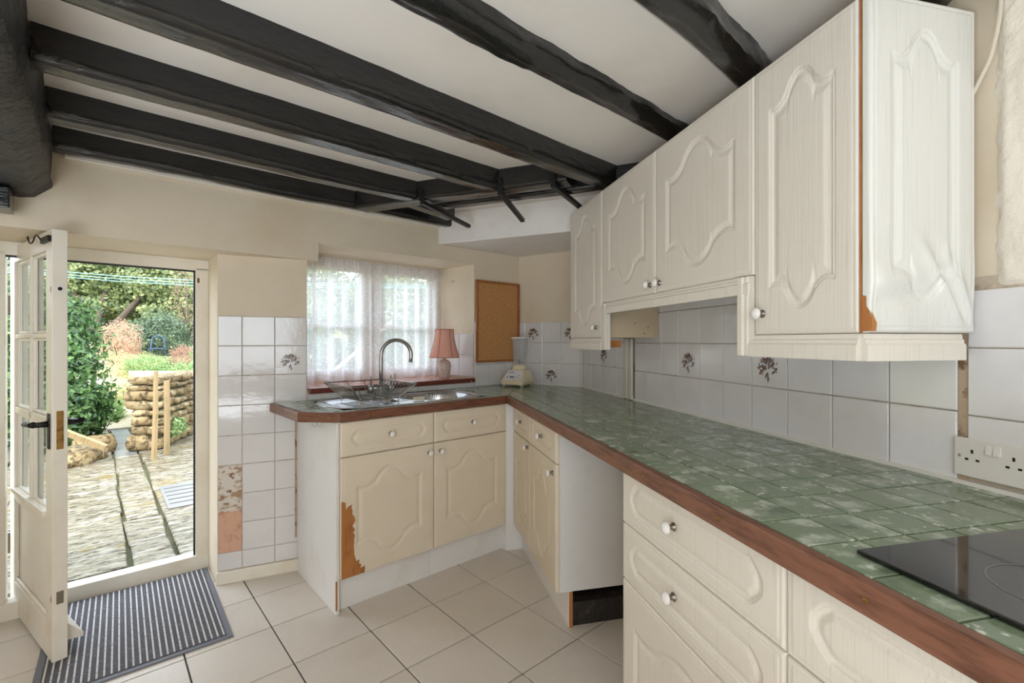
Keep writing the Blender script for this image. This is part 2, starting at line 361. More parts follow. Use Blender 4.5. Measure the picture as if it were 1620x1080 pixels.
def lay_tiles(parent, org, rz, xs, zs, skip=(), flowers=(), g=.0028, t=.007, y=0):
    """xs / zs are the joint lines; returns the tiles; org = world point of local 0,0"""
    Rm = Matrix.Rotation(rz, 4, 'Z'); res = []
    for i in range(len(xs)-1):
        for j in range(len(zs)-1):
            if (i, j) in skip: continue
            w = xs[i+1]-xs[i]-g; h = zs[j+1]-zs[j]-g
            if w < .006 or h < .006: continue
            p = Vector(org)+Rm @ Vector((xs[i]+g/2, y, zs[j]+g/2))
            o = D.objects.new('tile', wall_tile(w, h, t)); COL.objects.link(o); o.location = p
            o.rotation_euler = (rt.uniform(-.004, .004), 0, rz+rt.uniform(-.004, .004)); o.parent = parent
            if (i, j) in flowers:
                fl = D.objects.new('flower_print', flower_me); COL.objects.link(fl); fl.parent = o
                fl.location = (w/2, -t-.0002, h/2-.008); fl['label'] = 'printed posy of brown and green flowers'
            res.append(o)
    return res
def rng(a, b, n): return [a+(b-a)*i/n for i in range(n+1)]

# ------------------------------------------------------------------ room shell
CZ = 2.055
WB = Vector((.0525, 3.544)); RB = Vector((.493, 3.24))
rearR = R(2.45, 1.22); LW = W(-1.6, 2.62)
floor_poly = [tuple(W(-1.62, 2.62)[:2]), (-2.75, -2.2), (1.78, -2.2), tuple(rearR[:2]), (.52, 3.27), (.05, 3.57), tuple(W(1.9, 3.06)[:2]), tuple(W(-.5, 3.06)[:2]), tuple(W(-.5, 2.62)[:2])]
fl = MB().prism(floor_poly, -.12, -.006).obj('floor', 'floor_grout'); struct(fl)
G = .306; fb = []
allowed = ccw([tuple(W(-1.7, 3.0)[:2]), (-2.75, -2.2), tuple(R(2.5, 1.2)[:2]), tuple(RB), tuple(W(1.95, 3.0)[:2])])
base = pillow([(0, 0), (G-.006, 0), (G-.006, G-.006), (0, G-.006)], -.01, 0, .0012).mesh('floor_tile', 'floor')
for i in range(-9, 9):
    for j in range(-10, 9):
        a0 = .866+i*G; b0 = 1.877+j*G
        ps = [tuple(W(a0+x, b0+y)[:2]) for x, y in ((0, 0), (G, 0), (G, G), (0, G))]
        if min(p[1] for p in ps) < -1.6: continue
        if any(math.hypot(*p) > 4.6 for p in ps): continue
        c = W(a0+G/2, b0+G/2)
        full = parea(ps); cl = clip(ps, allowed)
        if not cl or parea(cl) < full*.98:
            # inside the doorway recess?
            ok = -.40 < a0+G/2 < .47 and 2.4 < b0+G/2 < 2.98
            if ok:
                rg = [tuple(W(x, y)[:2]) for x, y in ((-.42, 2.4), (.455, 2.4), (.455, 3.0), (-.42, 3.0))]
                cl = clip(ps, ccw(rg)); 
                if not cl: continue
            if not cl or parea(cl) < full*.03: continue
            ins = inset(ccw(cl), .003)
            pl = pillow(ins, -.01, 0, .001).obj('floor_tile', 'floor', fl)
        else:
            o = link('floor_tile', base, fl, W(a0+.003, b0+.003, 0), RS)
# damaged / replaced joint handled by material; window wall (one mesh), frame S
m = MB(); T0 = 2.62; T1 = 3.06
m.prism([(-1.9, T0), (.905, T0), (.905, T1), (-1.9, T1)], 1.66, CZ+.1)
m.prism([(.905, T0), (2.388, T0), (2.388, T1), (.905, T1)], 1.757, CZ+.1)
m.prism([(.453, 2.743), (.847, 2.625), (.847, T1), (.453, T1)], 0, 1.659)
m.prism([(.847, T0), (1.965, T0), (1.965, T1), (.847, T1)], 0, .945)
m.prism([(1.965, T0), (2.388, T0), (2.75, T1), (1.924, T1)], 0, 1.757)
m.prism([(2.388, T0), (2.388, T1), (2.75, T1)], 1.757, CZ+.1)
m.prism([(-1.9, T0), (-.42, T0), (-.42, T1), (-1.9, T1)], 0, 1.66)
wall_back = bake(struct(m.obj('wall_back', 'wall', rz=RS)))
# far short wall, frame B
bx = (RB-WB).normalized(); RBz = math.atan2(bx.y, bx.x); BL = (RB-WB).length
wall_far = bake(struct(MB().box(0, 0, 0, BL, .2, CZ+.1).obj('wall_far', 'wall', loc=(WB.x, WB.y, 0), rz=RBz)))
wall_right = bake(struct(MB().box(-3.1, 1.22, -.1, 2.45, 1.42, CZ+.1).obj('wall_right', 'wall', rz=RR)))
wall_left = struct(MB().prism([tuple(W(-1.6, 2.62)[:2]), tuple(W(-1.8, 2.62)[:2]), (-2.95, -2.2), (-2.75, -2.2)], 0, CZ+.1).obj('wall_left', 'wall'))
wall_rear = struct(MB().box(-2.95, -2.4, 0, 1.9, -2.2, CZ+.1).obj('wall_rear', 'wall'))
cl_poly = [tuple(W(-1.8, 3.06)[:2]), (-2.95, -2.4), (1.9, -2.4), (1.9, 0), (1.0, 3.6), (.1, 3.9), tuple(W(2.5, 3.06)[:2])]
ceiling = struct(MB().prism(cl_poly, CZ, CZ+.08).obj('ceiling', 'ceiling'))
# lowered white box over the corner
f0 = Vector((-.484, 3.07)); fd = Vector((.916, -.401)).normalized()
k = (1.215-(f0.x*.9736+f0.y*.2284))/(fd.x*.9736+fd.y*.2284); f1 = f0+fd*k
sof = MB().prism([tuple(f0), tuple(f1), tuple(RB), tuple(WB)], 1.856, CZ).obj('ceiling_box', 'wall_white', bevel=.006)
sof.name = 'trim_1'; struct(sof)
# coving strip along the window wall
cv = MB().box(-.10, 2.60, 1.958, 1.75, 2.62, 1.984).obj('trim_2', 'white', rz=RS, bevel=.004); struct(cv)
# skirting below the tiled pier
A_ = W(.453, 2.743); B_ = W(.847, 2.625); px_ = (B_-A_).normalized(); RPz = math.atan2(px_.y, px_.x); PL = (B_-A_).length
sk = MB().box(-.004, -.016, 0, PL-.02, 0, .064).obj('baseboard_back', 'white', loc=A_, rz=RPz, bevel=.003); struct(sk)

# grout beds + tiles
MB().box(0, -.002, .066, PL, 0, 1.349).obj('grout_bed', 'grout', wall_back, loc=A_, rz=RPz)
zs = [.066, .154, .298, .446, .595, .744, .8955, 1.047, 1.198, 1.349]
xs = [.001, .108, .257, PL-.001]
lay_tiles(wall_back, A_, RPz, xs, zs, skip=[(0, 1), (0, 2), (0, 3)], flowers=[(2, 7)])
MB().box(.003, -.004, .35, .106, -.001, .592).obj('damaged_patch', 'patch', wall_back, loc=A_, rz=RPz)
MB().box(.003, -.005, .156, .106, -.001, .36).obj('peach_patch', 'peach', wall_back, loc=A_, rz=RPz)
MB().box(.352, -.0085, .18, .362, -.006, .86).obj('adhesive_line', 'stain', wall_back, loc=A_, rz=RPz)
# window wall: below sill, and beside the window
o_ = W(0, T0)
MB().box(.85, -.002, .90, 2.388, 0, .945).obj('grout_bed', 'grout', wall_back, loc=o_, rz=RS)
lay_tiles(wall_back, o_, RS, [.85]+rng(.92, 1.962, 7), [.903, .944])
MB().box(1.967, -.002, .90, 2.388, 0, 1.36).obj('grout_bed', 'grout', wall_back, loc=o_, rz=RS)
lay_tiles(wall_back, o_, RS, [1.967, 2.10, 2.25, 2.386], [.905, 1.06, 1.21, 1.36])
rv0 = W(1.965, 2.62); rv1 = W(1.924, 3.03); rd = (rv0-rv1).normalized(); RVz = math.atan2(rd.y, rd.x)
# reveal tiles beside the lamp: local x from the glass towards the room
MB().box(.03, -.002, .97, .41, 0, 1.275).obj('grout_bed', 'grout', wall_back, loc=rv1, rz=RVz+math.pi*0)
lay_tiles(wall_back, rv1, RVz, [.03, .11, .26, .41], [.975, 1.125, 1.275])
# short far wall
ob = Vector((WB.x, WB.y, 0))
MB().box(0, -.002, .90, BL, 0, 1.36).obj('grout_bed', 'grout', wall_far, loc=ob, rz=RBz)
xs = [.002, BL-.02-.152*3, BL-.02-.152*2, BL-.02-.152, BL-.02, BL-.002]
lay_tiles(wall_far, ob, RBz, xs, [.905, 1.061, 1.211, 1.36], flowers=[(1, 2), (3, 2), (2, 0)])
# long wall: joints measured along the run
orr = Vector((0, 0, 0))
MB().box(-3.04, 1.218, .90, .2, 1.22, 1.36).obj('grout_bed', 'grout', wall_right, rz=RR)
MB().box(-2.045, 1.218, 1.36, -1.07, 1.22, 1.42).obj('grout_bed', 'grout', wall_right, rz=RR)
def ucol(px):
    r = (px-810)/742; t = 1.22/(r*.9736+.2284); return t*(r*.2284-.9736)
xsR = [-3.035]+[ucol(p) for p in (927.6, 938, 951.5, 964.4, 978)]+[-2.40]
lay_tiles(wall_right, orr, RR, xsR, [.905, 1.068, 1.214, 1.36], flowers=[(3, 1)], y=1.218)
xsR2 = [-2.29]+[ucol(p) for p in (1025, 1049, 1076.8, 1109.5, 1147, 1192, 1249, 1320, 1410.5)]+[-.795]
lay_tiles(wall_right, orr, RR, xsR2, [.905, 1.064, 1.212, 1.36], flowers=[(3, 1), (6, 1)], y=1.218)
lay_tiles(wall_right, orr, RR, [x for x in xsR2[:7]], [1.36, 1.415], y=1.218)
lay_tiles(wall_right, orr, RR, [-.777, -.60, -.45, -.30, -.15, 0], [.928, 1.058, 1.206, 1.332], y=1.218)
MB().box(-.795, 1.214, .905, -.777, 1.22, 1.33).obj('dirty_joint', 'stain', wall_right, rz=RR)
# white sealant line where worktop meets the walls
MB().box(-3.03, 1.205, .905, .2, 1.2115, .914).obj('sealant', 'white_plain', wall_right, rz=RR)
MB().box(.01, -.012, .905, BL-.01, -.0075, .912).obj('sealant', 'white_plain', wall_far, loc=ob, rz=RBz)
# duct hole at the top of the hood recess
MB().lathe([(0, 0), (.045, 0), (.045, .001)], (-1.20, 1.2075, 1.385), 'y', 24, scale=(1, .24)).obj('duct_hole', 'dark', wall_right, rz=RR)
# rough plaster beyond the cupboards
def rough_panel():
    nx, nz = 150, 110; m = MB(); v = []
    for j in range(nz+1):
        for i in range(nx+1):
            x = -.728+.93*i/nx; z = 1.335+.725*j/nz
            n = noise.noise(Vector((x*22, z*22, 0)))*.5+noise.noise(Vector((x*70, z*70, 3)))*.35+noise.noise(Vector((x*9, z*9, 8)))*.5
            if i == 0: x += noise.noise(Vector((z*30, 1, 1)))*.012
            e = min(i/3, 1)*min(j/2, 1) if j < 3 or i < 4 else 1
            v.append((x, 1.2195-(.010+.0065*n)*e, z))
    f = [(j*(nx+1)+i, j*(nx+1)+i+1, (j+1)*(nx+1)+i+1, (j+1)*(nx+1)+i) for j in range(nz) for i in range(nx)]
    return m.add(v, f).obj('rough_plaster', 'rough_plaster', wall_right, rz=RR, smooth=True)
rough_panel()
# trunking pair
tk = thing('pipe_trunking', 'pair of cream vertical trunking strips on the tiles under the cupboards', 'trunking', R(-2.345, 1.21, .906), RR)
for x0 in (-.048, .004):
    MB().box(x0, -.014, 0, x0+.040, 0, .33).obj('trunking_strip', 'trunking', tk, bevel=.005)

# ------------------------------------------------------------------ black beams
def rough_beam(L, w, h, seed=0, amp=.006, chamf=.012, nseg=None):
    """local x along, y 0..w away from the viewer, z 0..h (z=0 underside)"""
    n = nseg or max(8, int(L/.03)); m = MB(); v = []; f = []
    ring = []
    def seg(a, b, k):
        return [(a[0]+(b[0]-a[0])*i/k, a[1]+(b[1]-a[1])*i/k) for i in range(k)]
    c = chamf
    ring = seg((0, h), (0, c), 5)+seg((0, c), (c, 0), 2)+seg((c, 0), (w-c, 0), 6)+seg((w-c, 0), (w, c), 2)+seg((w, c), (w, h), 5)+[(w, h)]
    k = len(ring)
    for i in range(n+1):
        x = L*i/n
        sx = noise.noise(Vector((x*1.3, seed*7.3, 0)))*amp*1.8; sz = noise.noise(Vector((x*1.7, seed*3.1, 5)))*amp*1.6
        for (y, z) in ring:
            q = Vector((x*7, y*26+seed*10, z*26)); d = noise.noise(q)*amp*.8+noise.noise(q*2.7)*amp*.45
            q2 = Vector((x*30, y*90+seed, z*90)); d += noise.noise(q2)*amp*.25
            dy = (y-w/2)/(w/2); dz = -1 if z < h*.5 else 0
            v.append((x, y+sx+d*dy, max(z, 0)+(sz+d)*(-dz if dz else 0)*1.0 if z < h*.5 else z))
    for i in range(n):
        for j in range(k-1):
            a = i*k+j; f.append((a, a+1, a+k+1, a+k))
    f += [tuple(range(k))[::-1], tuple(range(n*k, (n+1)*k))]
    return m.add(v, f)
def aend(b): return (1.21+.474*b)/.8806
beam_spec = [
    # a0, a1, b0, width, zbottom, name-label
    (-.13, 1.74, 2.525, .05, 1.962, 'black beam hard against the window wall above the door', 1),
    (-.13, 1.262, 2.157, .075, 1.960, 'black beam above the door, second out from the window wall', 2),
    (-.13, 1.462, 1.745, .085, 1.960, 'black beam whose end is held by the middle iron strap', 3),
    (-.13, aend(1.336), 1.336, .085, 1.958, 'long black beam running over the cream wall cupboards near the corner', 4),
    (-.13, aend(.905), .905, .09, 1.995, 'gnarled black beam with brown knots above the middle wall cupboards', 5),
    (-.13, aend(.535), .535, .085, 1.975, 'waney black beam ending above the tallest wall cupboard', 6),
    (-.13, aend(.12), .12, .09, 1.975, 'black beam nearest above the tiled plain wall', 7)]
for a0, a1, b0, w, zb, lab, sd in beam_spec:
    big = sd >= 4
    o = rough_beam(a1-a0, w, CZ+.01-zb, sd, .0045 if sd < 5 else .010, .01 if sd < 5 else .028).obj('ceiling_beam', 'beam', loc=W(a0, b0, zb), rz=RS, fix=True)
    bentsmooth(o, 50); tag(o, lab, 'beam', 'black painted ceiling beams')
gd = rough_beam(2.3, .32, CZ-1.78+.01, 12, .012, .05).obj('girder', 'girder', loc=W(-.125, .35, 1.775), rz=RS+math.pi/2, fix=True)
bentsmooth(gd, 50); tag(gd, 'massive black girder that the beams run into, above the open door', 'beam')
cb = MB().box(0, 0, 0, .3, .12, .075).obj('bearing_plank', 'beam', loc=W(-.535, 2.46, 1.70), rz=RS, bevel=.004); tag(cb, 'short black plank wedged under the end of the massive girder', 'plank')
tdir = Vector((.926, -.377)); tz = math.atan2(tdir.y, tdir.x); P1 = Vector((-.8635, 2.601))
t1 = rough_beam(1.20, .10, CZ+.01-1.958, 21, .003, .006).obj('trimmer_beam', 'beam', loc=(P1.x, P1.y, 1.958), rz=tz, fix=True)
bentsmooth(t1, 50); tag(t1, 'slanting black trimmer beam carrying the three iron straps', 'beam')
q = Vector((-.2376, 2.519))-tdir*.17
t2 = rough_beam(1.55, .07, CZ+.01-1.965, 22, .003, .006).obj('trimmer_beam', 'beam', loc=(q.x, q.y, 1.965), rz=tz, fix=True)
bentsmooth(t2, 50); tag(t2, 'slanting black board between the strapped trimmer and white ceiling box', 'beam')
stub = rough_beam(.40, .07, .09, 23, .003, .006).obj('stub_joist', 'beam', loc=W(1.24, 2.24, 1.963), rz=RS+.30, fix=True)
bentsmooth(stub, 50); tag(stub, 'short black stub joist behind the strapped trimmer beam', 'beam')
for (p, e, lab) in (((-.467, 2.4395), (-.262, 2.86, 1.932), 'black iron strap with long arm, nearest the window wall'),
                    ((-.0582, 2.273), (.062, 2.70, 1.926), 'black iron strap in the middle of the slanting trimmer'),
                    ((.190, 2.172), (.389, 2.60, 1.966), 'black iron strap beside the long beam, its arm behind the cupboard top')):
    st = thing('iron_strap', lab, 'bracket', (p[0], p[1], 1.957), tz, 'iron straps on the trimmer beam')
    MB().box(-.014, -.010, -.008, .014, -.001, .055).obj('plate', 'iron', st, bevel=.002)
    MB().lathe([(0, -.006), (.006, -.006), (.007, 0)], (0, -.010, .04), 'y', 10).obj('bolt', 'iron', st, smooth=True)
    Lc = Matrix.Rotation(-tz, 4, 'Z') @ (Vector(e)-Vector((p[0], p[1], 1.957)))
    a = Vector((0, -.004, -.004)); d = (Lc-a); sv = Vector((d.y, -d.x, 0)).normalized()*.012; mm = MB()
    v = [a-sv, a+sv, a+sv+Vector((0, 0, -.02)), a-sv+Vector((0, 0, -.02))]; v2 = [x+d for x in v]
    mm.add(v+v2, [(0, 1, 2, 3), (7, 6, 5, 4), (0, 4, 5, 1), (1, 5, 6, 2), (2, 6, 7, 3), (3, 7, 4, 0)]).obj('arm', 'iron', st, bevel=.002, fix=True)

# ------------------------------------------------------------------ cupboard fronts as carved relief
def arch_sd(x, z, w, h, ml, mb_, drop, botarch):
    """signed depth inside the cathedral panel (numpy)"""
    hw = w/2-ml; xc = np.clip(np.abs(x-w/2)/hw, 0, 1.2)
    def curve(q):   # 0 centre .. 1 corner ; 0 at centre, 1 at ear
        q = np.clip(q, 0, 1); s = np.clip((q-.02)/.78, 0, 1); t_ = np.where(s < .5, s, 1-s)*2*.97; ar = .5*(1-np.sqrt(1-t_**2))/(1-np.sqrt(1-.97**2)); ar = np.where(s < .5, ar, 1-ar); s = .45*ar+.55*s*s*(3-2*s)
        return s*1.06-.06*np.clip((q-.84)/.08, 0, 1)
    ht = h-mb_-drop*curve(xc); hb = mb_+(drop*curve(xc) if botarch else 0)
    e = 1e-3; g = (curve(xc+e)-curve(xc-e))/(2*e)*drop/hw; cs = 1/np.sqrt(1+g*g)
    d1 = hw-np.abs(x-w/2); d2 = (ht-z)*cs; d3 = (z-hb)*(cs if botarch else 1)
    return np.minimum(np.minimum(d1, d2), d3)
def cap_sd(x, z, w, h, mx, mz):
    r = h/2-mz; cx = np.clip(x, mx+r, w-mx-r); dd = np.sqrt((x-cx)**2+(z-h/2)**2)
    # octagonal-ish ends
    dd2 = np.maximum(np.abs(x-cx)*.98, np.abs(z-h/2)); dd = .45*dd+.55*np.maximum(dd2, (np.abs(x-cx)+np.abs(z-h/2))*.78)
    return r-dd
def profile(d, s=1.0):
    X = np.array([-1, -.001, .003, .006, .009, .013, .016, .030, 1])*1.0; X[1:-1] *= s
    Y = np.array([0, 0, .0032, .0018, .0048, .0058, .0054, .0012, .0008])
    return np.interp(d, X, Y)
relief_cache = {}
def relief(w, h, kind, res=.004, warp=0):
    key = (round(w, 3), round(h, 3), kind, res, warp)
    if key in relief_cache: return relief_cache[key]
    xs = np.unique(np.concatenate([[0, .001, .003, .005], np.linspace(.007, w-.007, max(4, int(w/res))), [w-.005, w-.003, w-.001, w]]))
    zs = np.unique(np.concatenate([[0, .001, .003, .005], np.linspace(.007, h-.007, max(4, int(h/res))), [h-.005, h-.003, h-.001, h]]))
    X, Z = np.meshgrid(xs, zs); e = np.minimum(np.minimum(X, w-X), np.minimum(Z, h-Z))
    dep = np.interp(e, [0, .001, .003, .006, .0085, .010, .0115, .013], [.008, .0045, .002, .0006, .0006, .0020, .0020, 0])
    if kind == 'arch': sd = arch_sd(X, Z, w, h, min(.072, w*.18), .062, min(.075, (w/2-min(.072, w*.18))*.62), True)
    elif kind == 'arch_top': sd = arch_sd(X, Z, w, h, .07, .06, .05, False)
    elif kind == 'plain': sd = X*0-1
    else: sd = cap_sd(X, Z, w, h, .05 if w > .3 else .035, .036)
    dep = dep+profile(sd, 1.0 if kind.startswith('arch') else .8)
    if warp:
        lo = np.clip((.26-Z)/.26, 0, 1)**1.2
        q = (X+Z*.55)*1.0
        wv = -.0075*np.exp(-((X-.150-.62*(.16-Z))/.017)**2)-.0065*np.exp(-((X-.215-.42*(.15-Z))/.016)**2)+.006*np.exp(-((X-.182-.52*(.155-Z))/.017)**2)
        sm_ = lambda t: np.clip(t, 0, 1)**2*(3-2*np.clip(t, 0, 1)); wv = wv*sm_((.23-Z)/.13)*sm_(Z/.05)*sm_((.283-X)/.02)-.0055*np.exp(-((Z-.105-.12*X)/.022)**2)*sm_((.17-X)/.09)*sm_(X/.03)+.004*np.exp(-((Z-.062-.1*X)/.018)**2)*sm_((.18-X)/.09)*sm_(X/.03)
        dep = dep*(1-.75*np.clip((.10-Z)/.08, 0, 1)*(e > .015))+wv*warp+.0022*lo*np.sin(X*46+Z*31)*warp
    nz_, nx_ = X.shape; V = np.stack([X, dep, Z], -1).reshape(-1, 3)
    idx = np.arange(nz_*nx_).reshape(nz_, nx_)
    F = np.stack([idx[:-1, :-1], idx[:-1, 1:], idx[1:, 1:], idx[1:, :-1]], -1).reshape(-1, 4)
    rim = list(idx[0, :])+list(idx[1:, -1])+list(idx[-1, -2::-1])+list(idx[-2:0:-1, 0])
    V = V.tolist(); F = F.tolist(); n0 = len(V)
    for i in rim: V.append([V[i][0], .018, V[i][2]])
    k = len(rim); F += [[rim[i], n0+i, n0+(i+1) % k, rim[(i+1) % k]] for i in range(k)]; F.append([n0+i for i in range(k)])
    mb = MB(); mb.v = V; mb.f = F; mb.m = [0]*len(F); me = mb.mesh('front', 'door'); smoothed(me, 60)
    relief_cache[key] = me; return me
knob_me = None
def knob(parent, x, z, y=0, metal_only=False):
    global knob_me
    if knob_me is None:
        knob_me = (MB().lathe([(0, -.031), (.006, -.0305), (.0125, -.027), (.0155, -.0225), (.0145, -.0185), (.009, -.0165), (.006, -.016)], seg=20, axis='y', mi=0)
                   .lathe([(.007, -.0165), (.0085, -.015), (.006, -.011), (.0062, -.005), (.0105, -.002), (.0105, 0)], seg=20, axis='y', mi=1)).mesh('knob', ['porcelain', 'pewter'])
        knob_me.shade_smooth()
        b = bmesh.new(); b.from_mesh(knob_me); bmesh.ops.recalc_face_normals(b, faces=b.faces); b.to_mesh(knob_me); b.free()
    o = link('knob', knob_me, parent, (x, y, z)); o['label'] = 'white porcelain knob on a pewter stem'; return o
def front(name, parent, x, z, w, h, kind, res=.004, matn='door', knobs=(), warp=0, y=0):
    me = relief(w, h, kind, res, warp)
    if matn != 'door':
        me = me.copy(); me.materials.clear(); me.materials.append(MT[matn])
    o = link(name, me, parent, (x, y, z))
    for kx, kz in knobs: knob(o, kx, kz)
    return o
PEL = [(.012, 0), (.0, 0), (-.001, -.010), (-.004, -.013), (-.004, -.019), (-.008, -.024), (-.008, -.056), (.012, -.056)]
def pelmet(parent, x0, x1, z, name='pelmet', m=(0, 0)):
    o = MB().sweep(PEL, x0, x1, miter=m).obj(name, 'door_grey', parent, loc=(0, 0, z), fix=True); return o

# ------------------------------------------------------------------ base units under the window (frame S); local x from outer end
def base_unit(name, label, loc, rz, w, fronts, carc='carcass', plinth=True, depth=.52, pl_y=.045, pl_x=(0, 0), group=None, sides=None, top=.86):
    t = thing(name, label, 'cabinet', loc, rz, group)
    c = MB().box(.0, .019, .152, w, depth, top).obj('carcass', carc, t, bevel=.001, bseg=1)
    if plinth: MB().box(pl_x[0], pl_y, 0, w+pl_x[1], pl_y+.018, .151).obj('plinth', 'carcass', t, bevel=.001, bseg=1)
    for f in fronts:
        front(f[0], t, *f[1:7], **(f[7] if len(f) > 7 else {}))
    return t
g = .0015; BF = 2.071
u1 = base_unit('base_cabinet', 'cream base cabinet at the free end, its door chipped to bare orange board', W(.812, BF), RS, .4865,
    [('drawer', g, .7, .4835, .158, 'cap', .005, dict(knobs=[(.2418, .079)])), ('door', g, .153, .4835, .543, 'arch', .005, dict(knobs=[(.455, .50)]))],
    plinth=True, group='cream base cabinets')
# chipped fibreboard on its door
def chip(parent, pts, loc, mt='mdf', flip=False):
    v = [(x, -.0008, z) for x, z in pts]; m = MB().add(v, [tuple(range(len(v)))]); return m.obj('bare_patch', mt, parent, loc=loc)
rc = random.Random(11); pts = [(.002, .003), (.11, .003), (.112, .035), (.09, .03), (.095, .045), (.082, .055), (.088, .07), (.07, .068), (.062, .10)]
z = .10
while z < .29: z += rc.uniform(.012, .022); pts.append((.058+rc.uniform(-.006, .010), z))
pts += [(.048, .315), (.052, .33), (.03, .322), (.024, .312), (.02, .345), (.002, .352)]
dr = [c for c in u1.children if c.name.startswith('door')][0]
cp = chip(dr, pts, (0, -.0006, 0)); cp['label'] = 'chipped corner showing bare orange fibreboard'
# end panel
ep = MB().box(-.016, .012, .0, -.001, .535, .861).obj('end_panel', 'carcass', u1, bevel=.001, bseg=1); ep['label'] = 'plain white end panel'
MB().box(-.017, .010, .02, -.010, .014, .15).obj('bare_patch', 'mdf', u1)
u2 = base_unit('base_cabinet', 'cream base cabinet below the sink bowl, next to the inner corner', W(1.3, BF), RS, .49,
    [('drawer', g, .7, .487, .158, 'cap', .005, dict(knobs=[(.2435, .079)])), ('door', g, .153, .487, .543, 'arch', .005, dict(knobs=[(.035, .50)]))],
    plinth=True, pl_x=(0, .02), group='cream base cabinets')
_b = R(-2.677, .642); _c = R(-2.677, .72); loc2 = lambda p: (p.dot(S_)-1.3, p.dot(M_)-2.071)
MB().prism([(.4885, .006), loc2(_b), loc2(_c), (.4885, .08)], .0, .861).obj('corner_post', 'carcass', u2)
# ------------------------------------------------------------------ base units on the long run (frame R); local x = towards the camera
RF = .634
w3 = .785
u3 = base_unit('base_cabinet', 'narrow cream base cabinet pair in the inner corner, beside the empty appliance gap', R(-2.678, RF), RR, w3,
    [('drawer', g, .7, .366, .158, 'cap', .005, dict(knobs=[(.183, .079)])), ('door', g, .153, .366, .543, 'arch', .005, dict(knobs=[(.335, .52)])),
     ('drawer', .37, .7, .414, .158, 'cap', .005, dict(knobs=[(.207, .079)])), ('door', .37, .153, .414, .543, 'arch', .005, dict(knobs=[(.375, .50)]))],
    plinth=True, pl_y=.058, depth=.575, group='cream base cabinets')
MB().box(w3-.001, .06, .0, w3+.003, .076, .150).obj('bare_edge', 'mdf', u3)
rub = MB().box(-2.6, .715, .001, -1.90, 1.19, .10).obj('rubble_base', 'rubble', rz=RR)
tag(rub, 'dark rough bitumen floor strip beneath the corner cabinet', 'rubble')
NG = .0015
w4 = .606
u4 = base_unit('drawer_cabinet', 'cream drawer cabinet with two white knobs between appliance gap and hob', R(-1.277, RF), RR, w4,
    [('drawer', g, .69, w4-.003, .168, 'cap', .0026, dict(knobs=[(.27, .086)], matn='door_grey')),
     ('drawer', g, .526, w4-.003, .162, 'cap', .0026, dict(knobs=[(.27, .082)], matn='door_grey')),
     ('door', g, .153, w4-.003, .370, 'arch_top', .003, dict(matn='door_grey'))],
    plinth=True, pl_y=.058, depth=.575, carc='door_grey', group='cream base cabinets')
u5 = base_unit('drawer_cabinet', 'cream drawer cabinet directly below the black hob', R(-.671, RF), RR, .60,
    [('drawer', g, .69, .597, .168, 'cap', .0028, dict(matn='door_grey')), ('door', g, .153, .597, .534, 'arch_top', .0035, dict(matn='door_grey'))],
    plinth=True, pl_y=.058, depth=.575, carc='door_grey', group='cream base cabinets')

# ------------------------------------------------------------------ tiled worktop
ws = thing('tiled_worktop', 'L-shaped worktop of green tiles with a brown wood edge', 'worktop', (0, 0, 0))
def isect(p, d, q_, e):
    cr = d.x*e.y-d.y*e.x; k = ((q_.x-p.x)*e.y-(q_.y-p.y)*e.x)/cr; return Vector((p.x+d.x*k, p.y+d.y*k))
v2 = lambda v: Vector((v.x, v.y))
s2, m2, n2, uu2 = v2(S_), v2(M_), v2(N_), v2(U_)
OUT = [v2(W(.658, 2.61)), v2(W(.667, 2.19)), v2(W(.798, 2.051)), None, v2(R(.25, .587))]
OUT[3] = isect(OUT[2], s2, v2(R(0, .587)), uu2)
def offs(pts, d):
    r = []; n = len(pts)
    for i in range(n):
        if i == 0: t = (pts[1]-pts[0]).normalized(); r.append(pts[0]+Vector((-t.y, t.x))*d); continue
        if i == n-1: t = (pts[-1]-pts[-2]).normalized(); r.append(pts[-1]+Vector((-t.y, t.x))*d); continue
        t1_ = (pts[i]-pts[i-1]).normalized(); t2_ = (pts[i+1]-pts[i]).normalized()
        r.append(isect(pts[i-1]+Vector((-t1_.y, t1_.x))*d, t1_, pts[i]+Vector((-t2_.y, t2_.x))*d, t2_))
    return r
INN = offs(OUT, .022)
for i in range(4):
    mm = MB().prism([tuple(OUT[i]), tuple(OUT[i+1]), tuple(INN[i+1]), tuple(INN[i])], .861, .9055)
    o = mm.obj('wood_edging', 'wood', ws, bevel=.004, bseg=2, fix=True)
    # make the grain follow the strip: keep object axes along it
    t = (OUT[i+1]-OUT[i]); ang = math.atan2(t.y, t.x); o.data.transform(Matrix.Rotation(-ang, 4, 'Z')); o.rotation_euler.z = ang
    L = t.length; nsc = max(2, int(L/.27)) if L > .3 else (2 if i == 1 else 1)
    for k in range(nsc):
        f_ = (k+.5)/nsc if L < .3 else (k+.45)/nsc
        p = OUT[i]+t*f_; nv = Vector((t.y, -t.x)).normalized()
        sc_ = MB().lathe([(0, -.0012), (.0045, -.0012), (.0045, .002)], axis='y', seg=12).obj('screw', 'brass', o)
        l = Matrix.Rotation(-ang, 4, 'Z') @ Vector((p.x, p.y, .883)); sc_.location = l
